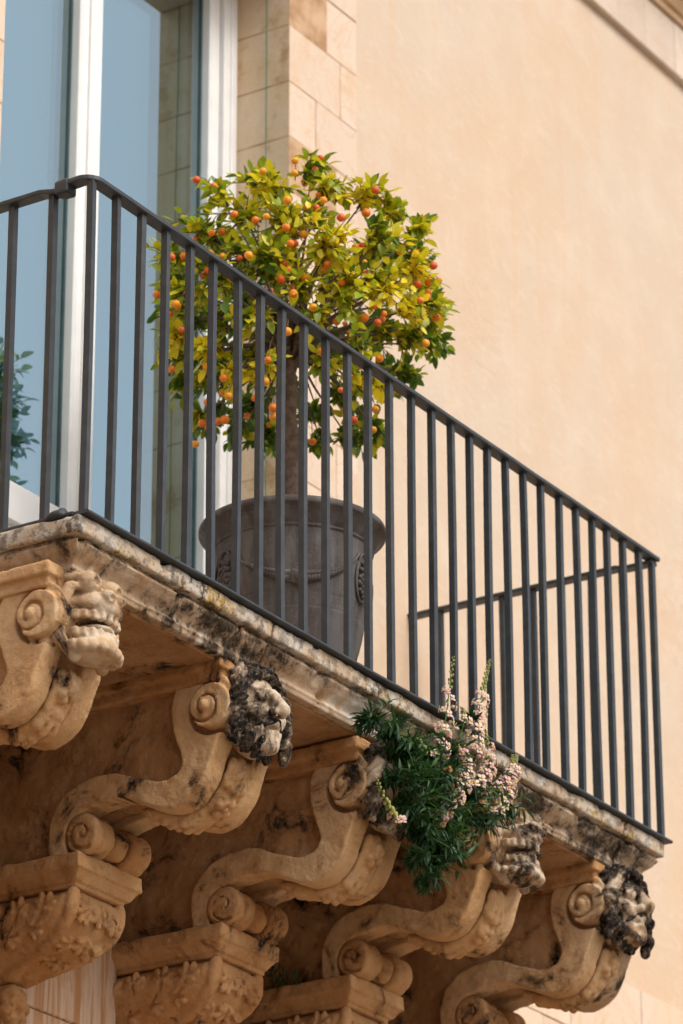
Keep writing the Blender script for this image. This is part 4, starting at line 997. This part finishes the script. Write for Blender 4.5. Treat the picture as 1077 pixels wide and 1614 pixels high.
FOL=[ (1.360,-0.030,-0.147,0.037),(1.463,-0.030,-0.154,0.045),(1.550,-0.030,-0.186,0.061),(1.655,-0.030,-0.183,0.061),(1.583,-0.030,-0.263,0.078),(1.725,-0.030,-0.231,0.078),(1.547,-0.030,-0.341,0.069),(1.687,-0.030,-0.329,0.073),(1.831,-0.030,-0.307,0.069),(1.978,-0.030,-0.265,0.057),(1.615,-0.030,-0.408,0.061),(1.721,-0.030,-0.416,0.057),(1.719,-0.030,-0.474,0.049),(1.596,-0.030,-0.489,0.037),(1.648,-0.030,-0.542,0.029),(1.818,-0.030,-0.115,0.037),(1.894,-0.030,0.008,0.016),(1.925,-0.030,-0.182,0.053),(2.092,-0.030,-0.193,0.033),(1.479,-0.030,-0.284,0.037),(1.810,-0.030,-0.420,0.029) ]
root = Vector((1.66, .045, -.11)); stems = []; LV = []; LMI = []; LF = []; nv = 0
lv_s, lf_s = leaf_mesh(.21, .25, .3, 4)
def sleaf(p, d, s, c):
    global nv
    up = Vector((rnd.gauss(0, .4), rnd.gauss(0, .4)-.3, 1)); B = basis(d, up)
    LV.append(np.array(p[:], np.float32)+(lv_s*s)@B); LF.extend([[i+nv for i in t_] for t_ in lf_s]); LMI.extend([c]*len(lf_s)); nv += len(lv_s)
OS = Vector(org(sn))
for x, y, z, rr in FOL:
    c = Vector((x, y, z)); n_ = max(6, int(rr*340))
    for k in range(n_):
        d = Vector((rnd.gauss(0, 1), rnd.gauss(-.35, .8), rnd.gauss(0, .9))).normalized()
        e = c+d*rr*rnd.uniform(.6, 1.25)+Vector((0, rnd.uniform(-.07, .03), 0)); a = c-d*rr*.5+Vector((0, .02, 0))
        if z > -.1: a.y = e.y = -.05
        stems.append(tube([a, a.lerp(e, .5), e], [.0022, .0018, .001], 4, False))
        col_ = 1 if (e.z > z+.02 and rnd.random() < .35) else 0
        for j in range(15):
            t = (j+1)/15; p = a.lerp(e, t); rad = Vector((rnd.gauss(0, 1), rnd.gauss(0, 1), rnd.gauss(0, 1))).cross(d).normalized()
            sleaf(p, (d*.75+rad*.85).normalized(), rnd.uniform(.028, .048), col_)
    stems.append(tube([root, root.lerp(c, .5)+Vector((0, -.03, 0)), c], [.004, .003, .002], 5, False))
# blossom: two lipped little flower, three tints
def blossom(m1, m2):
    it = []; mi = []
    def ad(vq, k): it.append(vq); mi.extend([k]*len(vq[1]))
    ad(lathe_ball((0, .35, 0), .34, (.75, 1.1, .8), 7, 4), 0)                       # tube
    for sx in (-1, 1):
        ad(lathe_ball((sx*.28, .80, .42), .30, (.95, .16, 1.1), 8, 4), 0)             # upper lip
        ad(lathe_ball((sx*.34, .78, -.34), .26, (1.05, .2, .95), 8, 4), 0)             # lower lip
    ad(lathe_ball((0, .85, -.42), .24, (.9, .4, .9), 7, 4), 0)
    ad(lathe_ball((0, .86, -.05), .22, (1.5, .8, .95), 7, 4), 1)                     # yellow palate
    v, q = join(it); return mesh('blossom', v, q, [m1, m2], True, mi)
blm = [blossom(M['petal'], M['throat']), blossom(M['petal2'], M['throat']), blossom(M['petal2'], M['throat'])]
buds = []
for sp, (b0, b1) in zip(SPIKES[:7]+SPIKES[8:], BLOOM[:7]+BLOOM[8:]):
    pts = [Vector(p) for p in spline([Vector(p) for p in sp], 10)] if False else [Vector(p) for p in spline([tuple(p) for p in sp], 10)]
    stems.append(tube(pts, [.0030-.0018*k/len(pts) for k in range(len(pts))], 5, False)); 
    ln = sum((pts[i+1]-pts[i]).length for i in range(len(pts)-1)); nb = max(4, int(ln/(.0125 if sp[0][0] < 1.7 else .0085)))
    for k in range(nb*2):
        t = (k+.5)/(nb*2); fi = t*(len(pts)-1); i0 = int(fi); p = pts[i0].lerp(pts[min(i0+1, len(pts)-1)], fi-i0)
        ax = (pts[min(i0+1, len(pts)-1)]-pts[max(0, i0-1)]).normalized()
        ang = k*2.4; sd_ = Vector((math.cos(ang), math.sin(ang), 0)); sd_ = (sd_-ax*sd_.dot(ax)+Vector((-.5, -.5, 0))).normalized()
        if b0 <= t <= b1 and k % 2 == 0:
            s = rnd.uniform(.017, .025)*(1.1-.35*(t-b0)/(b1-b0)); d = (sd_+ax*.25).normalized(); B = basis(d, Vector((0, 0, 1)))
            o = part('blossom', rnd.choice(blm), sn, p+sd_*.010-OS); o.rotation_euler = Matrix(B.T.tolist()).to_euler(); o.scale = (s,)*3
        elif t > b1:
            s = .0075*(1.25-t); buds.append(lathe_ball(p+sd_*(.004+.006*(1-t)), s*1.3, (.8, .8, 1.2), 5, 4))
        elif rnd.random() < .6: sleaf(p, (sd_+ax*.3).normalized(), rnd.uniform(.018, .03), 1)
        if t > b1 and k % 3 == 0: sleaf(p, (sd_+ax).normalized(), .010, 1)
v, q = join(stems); o = sub('stems', v, q, M['snap2'], sn); o['kind'] = 'stuff'
o = sub('foliage', np.concatenate(LV), LF, [M['snap'], M['snap2']], sn, True, LMI); o['kind'] = 'stuff'
v, q = join(buds); o = sub('buds', v, q, M['bud'], sn); o['kind'] = 'stuff'
dr = [lathe_ball((1.745+rnd.uniform(-.04, .04), -.065+rnd.uniform(-.015, .015), -.225+rnd.uniform(-.035, .035)), .006, (1, 1, 1.3), 5, 4) for k in range(26)]
v, q = join(dr); o = sub('seed_heads', v, q, M['dry'], sn); o['kind'] = 'stuff'
# small weeds rooted in the wall between the corbels
for wi, (c, lab) in enumerate((((2.125, .76, -.60), 'small dark fern like weed on a corbel ledge below the snapdragon'), ((2.165, .70, -.30), 'tiny dark weed sprouting from a corbel side under the slab'))):
    wd_ = thing('weed', c, lab, 'plant'); LV, LF, LMI, nv = [], [], [], 0
    for k in range((9, 4)[wi]):
        a = Vector(c)+Vector((.01, rnd.uniform(-.08, .08), rnd.uniform(-.005, .015))); e = a+Vector((-.05, rnd.uniform(-.06, .06), rnd.uniform(-.03, .06)))
        for j in range(12):
            t = j/12; p = a.lerp(e, t); sleaf(p, Vector((rnd.gauss(0, 1), rnd.gauss(-.5, .6), rnd.gauss(0, 1))).normalized(), .026, 0)
    sub('foliage', np.concatenate(LV), LF, [M['snap'], M['snap2']], wd_, True, LMI)['kind'] = 'stuff'
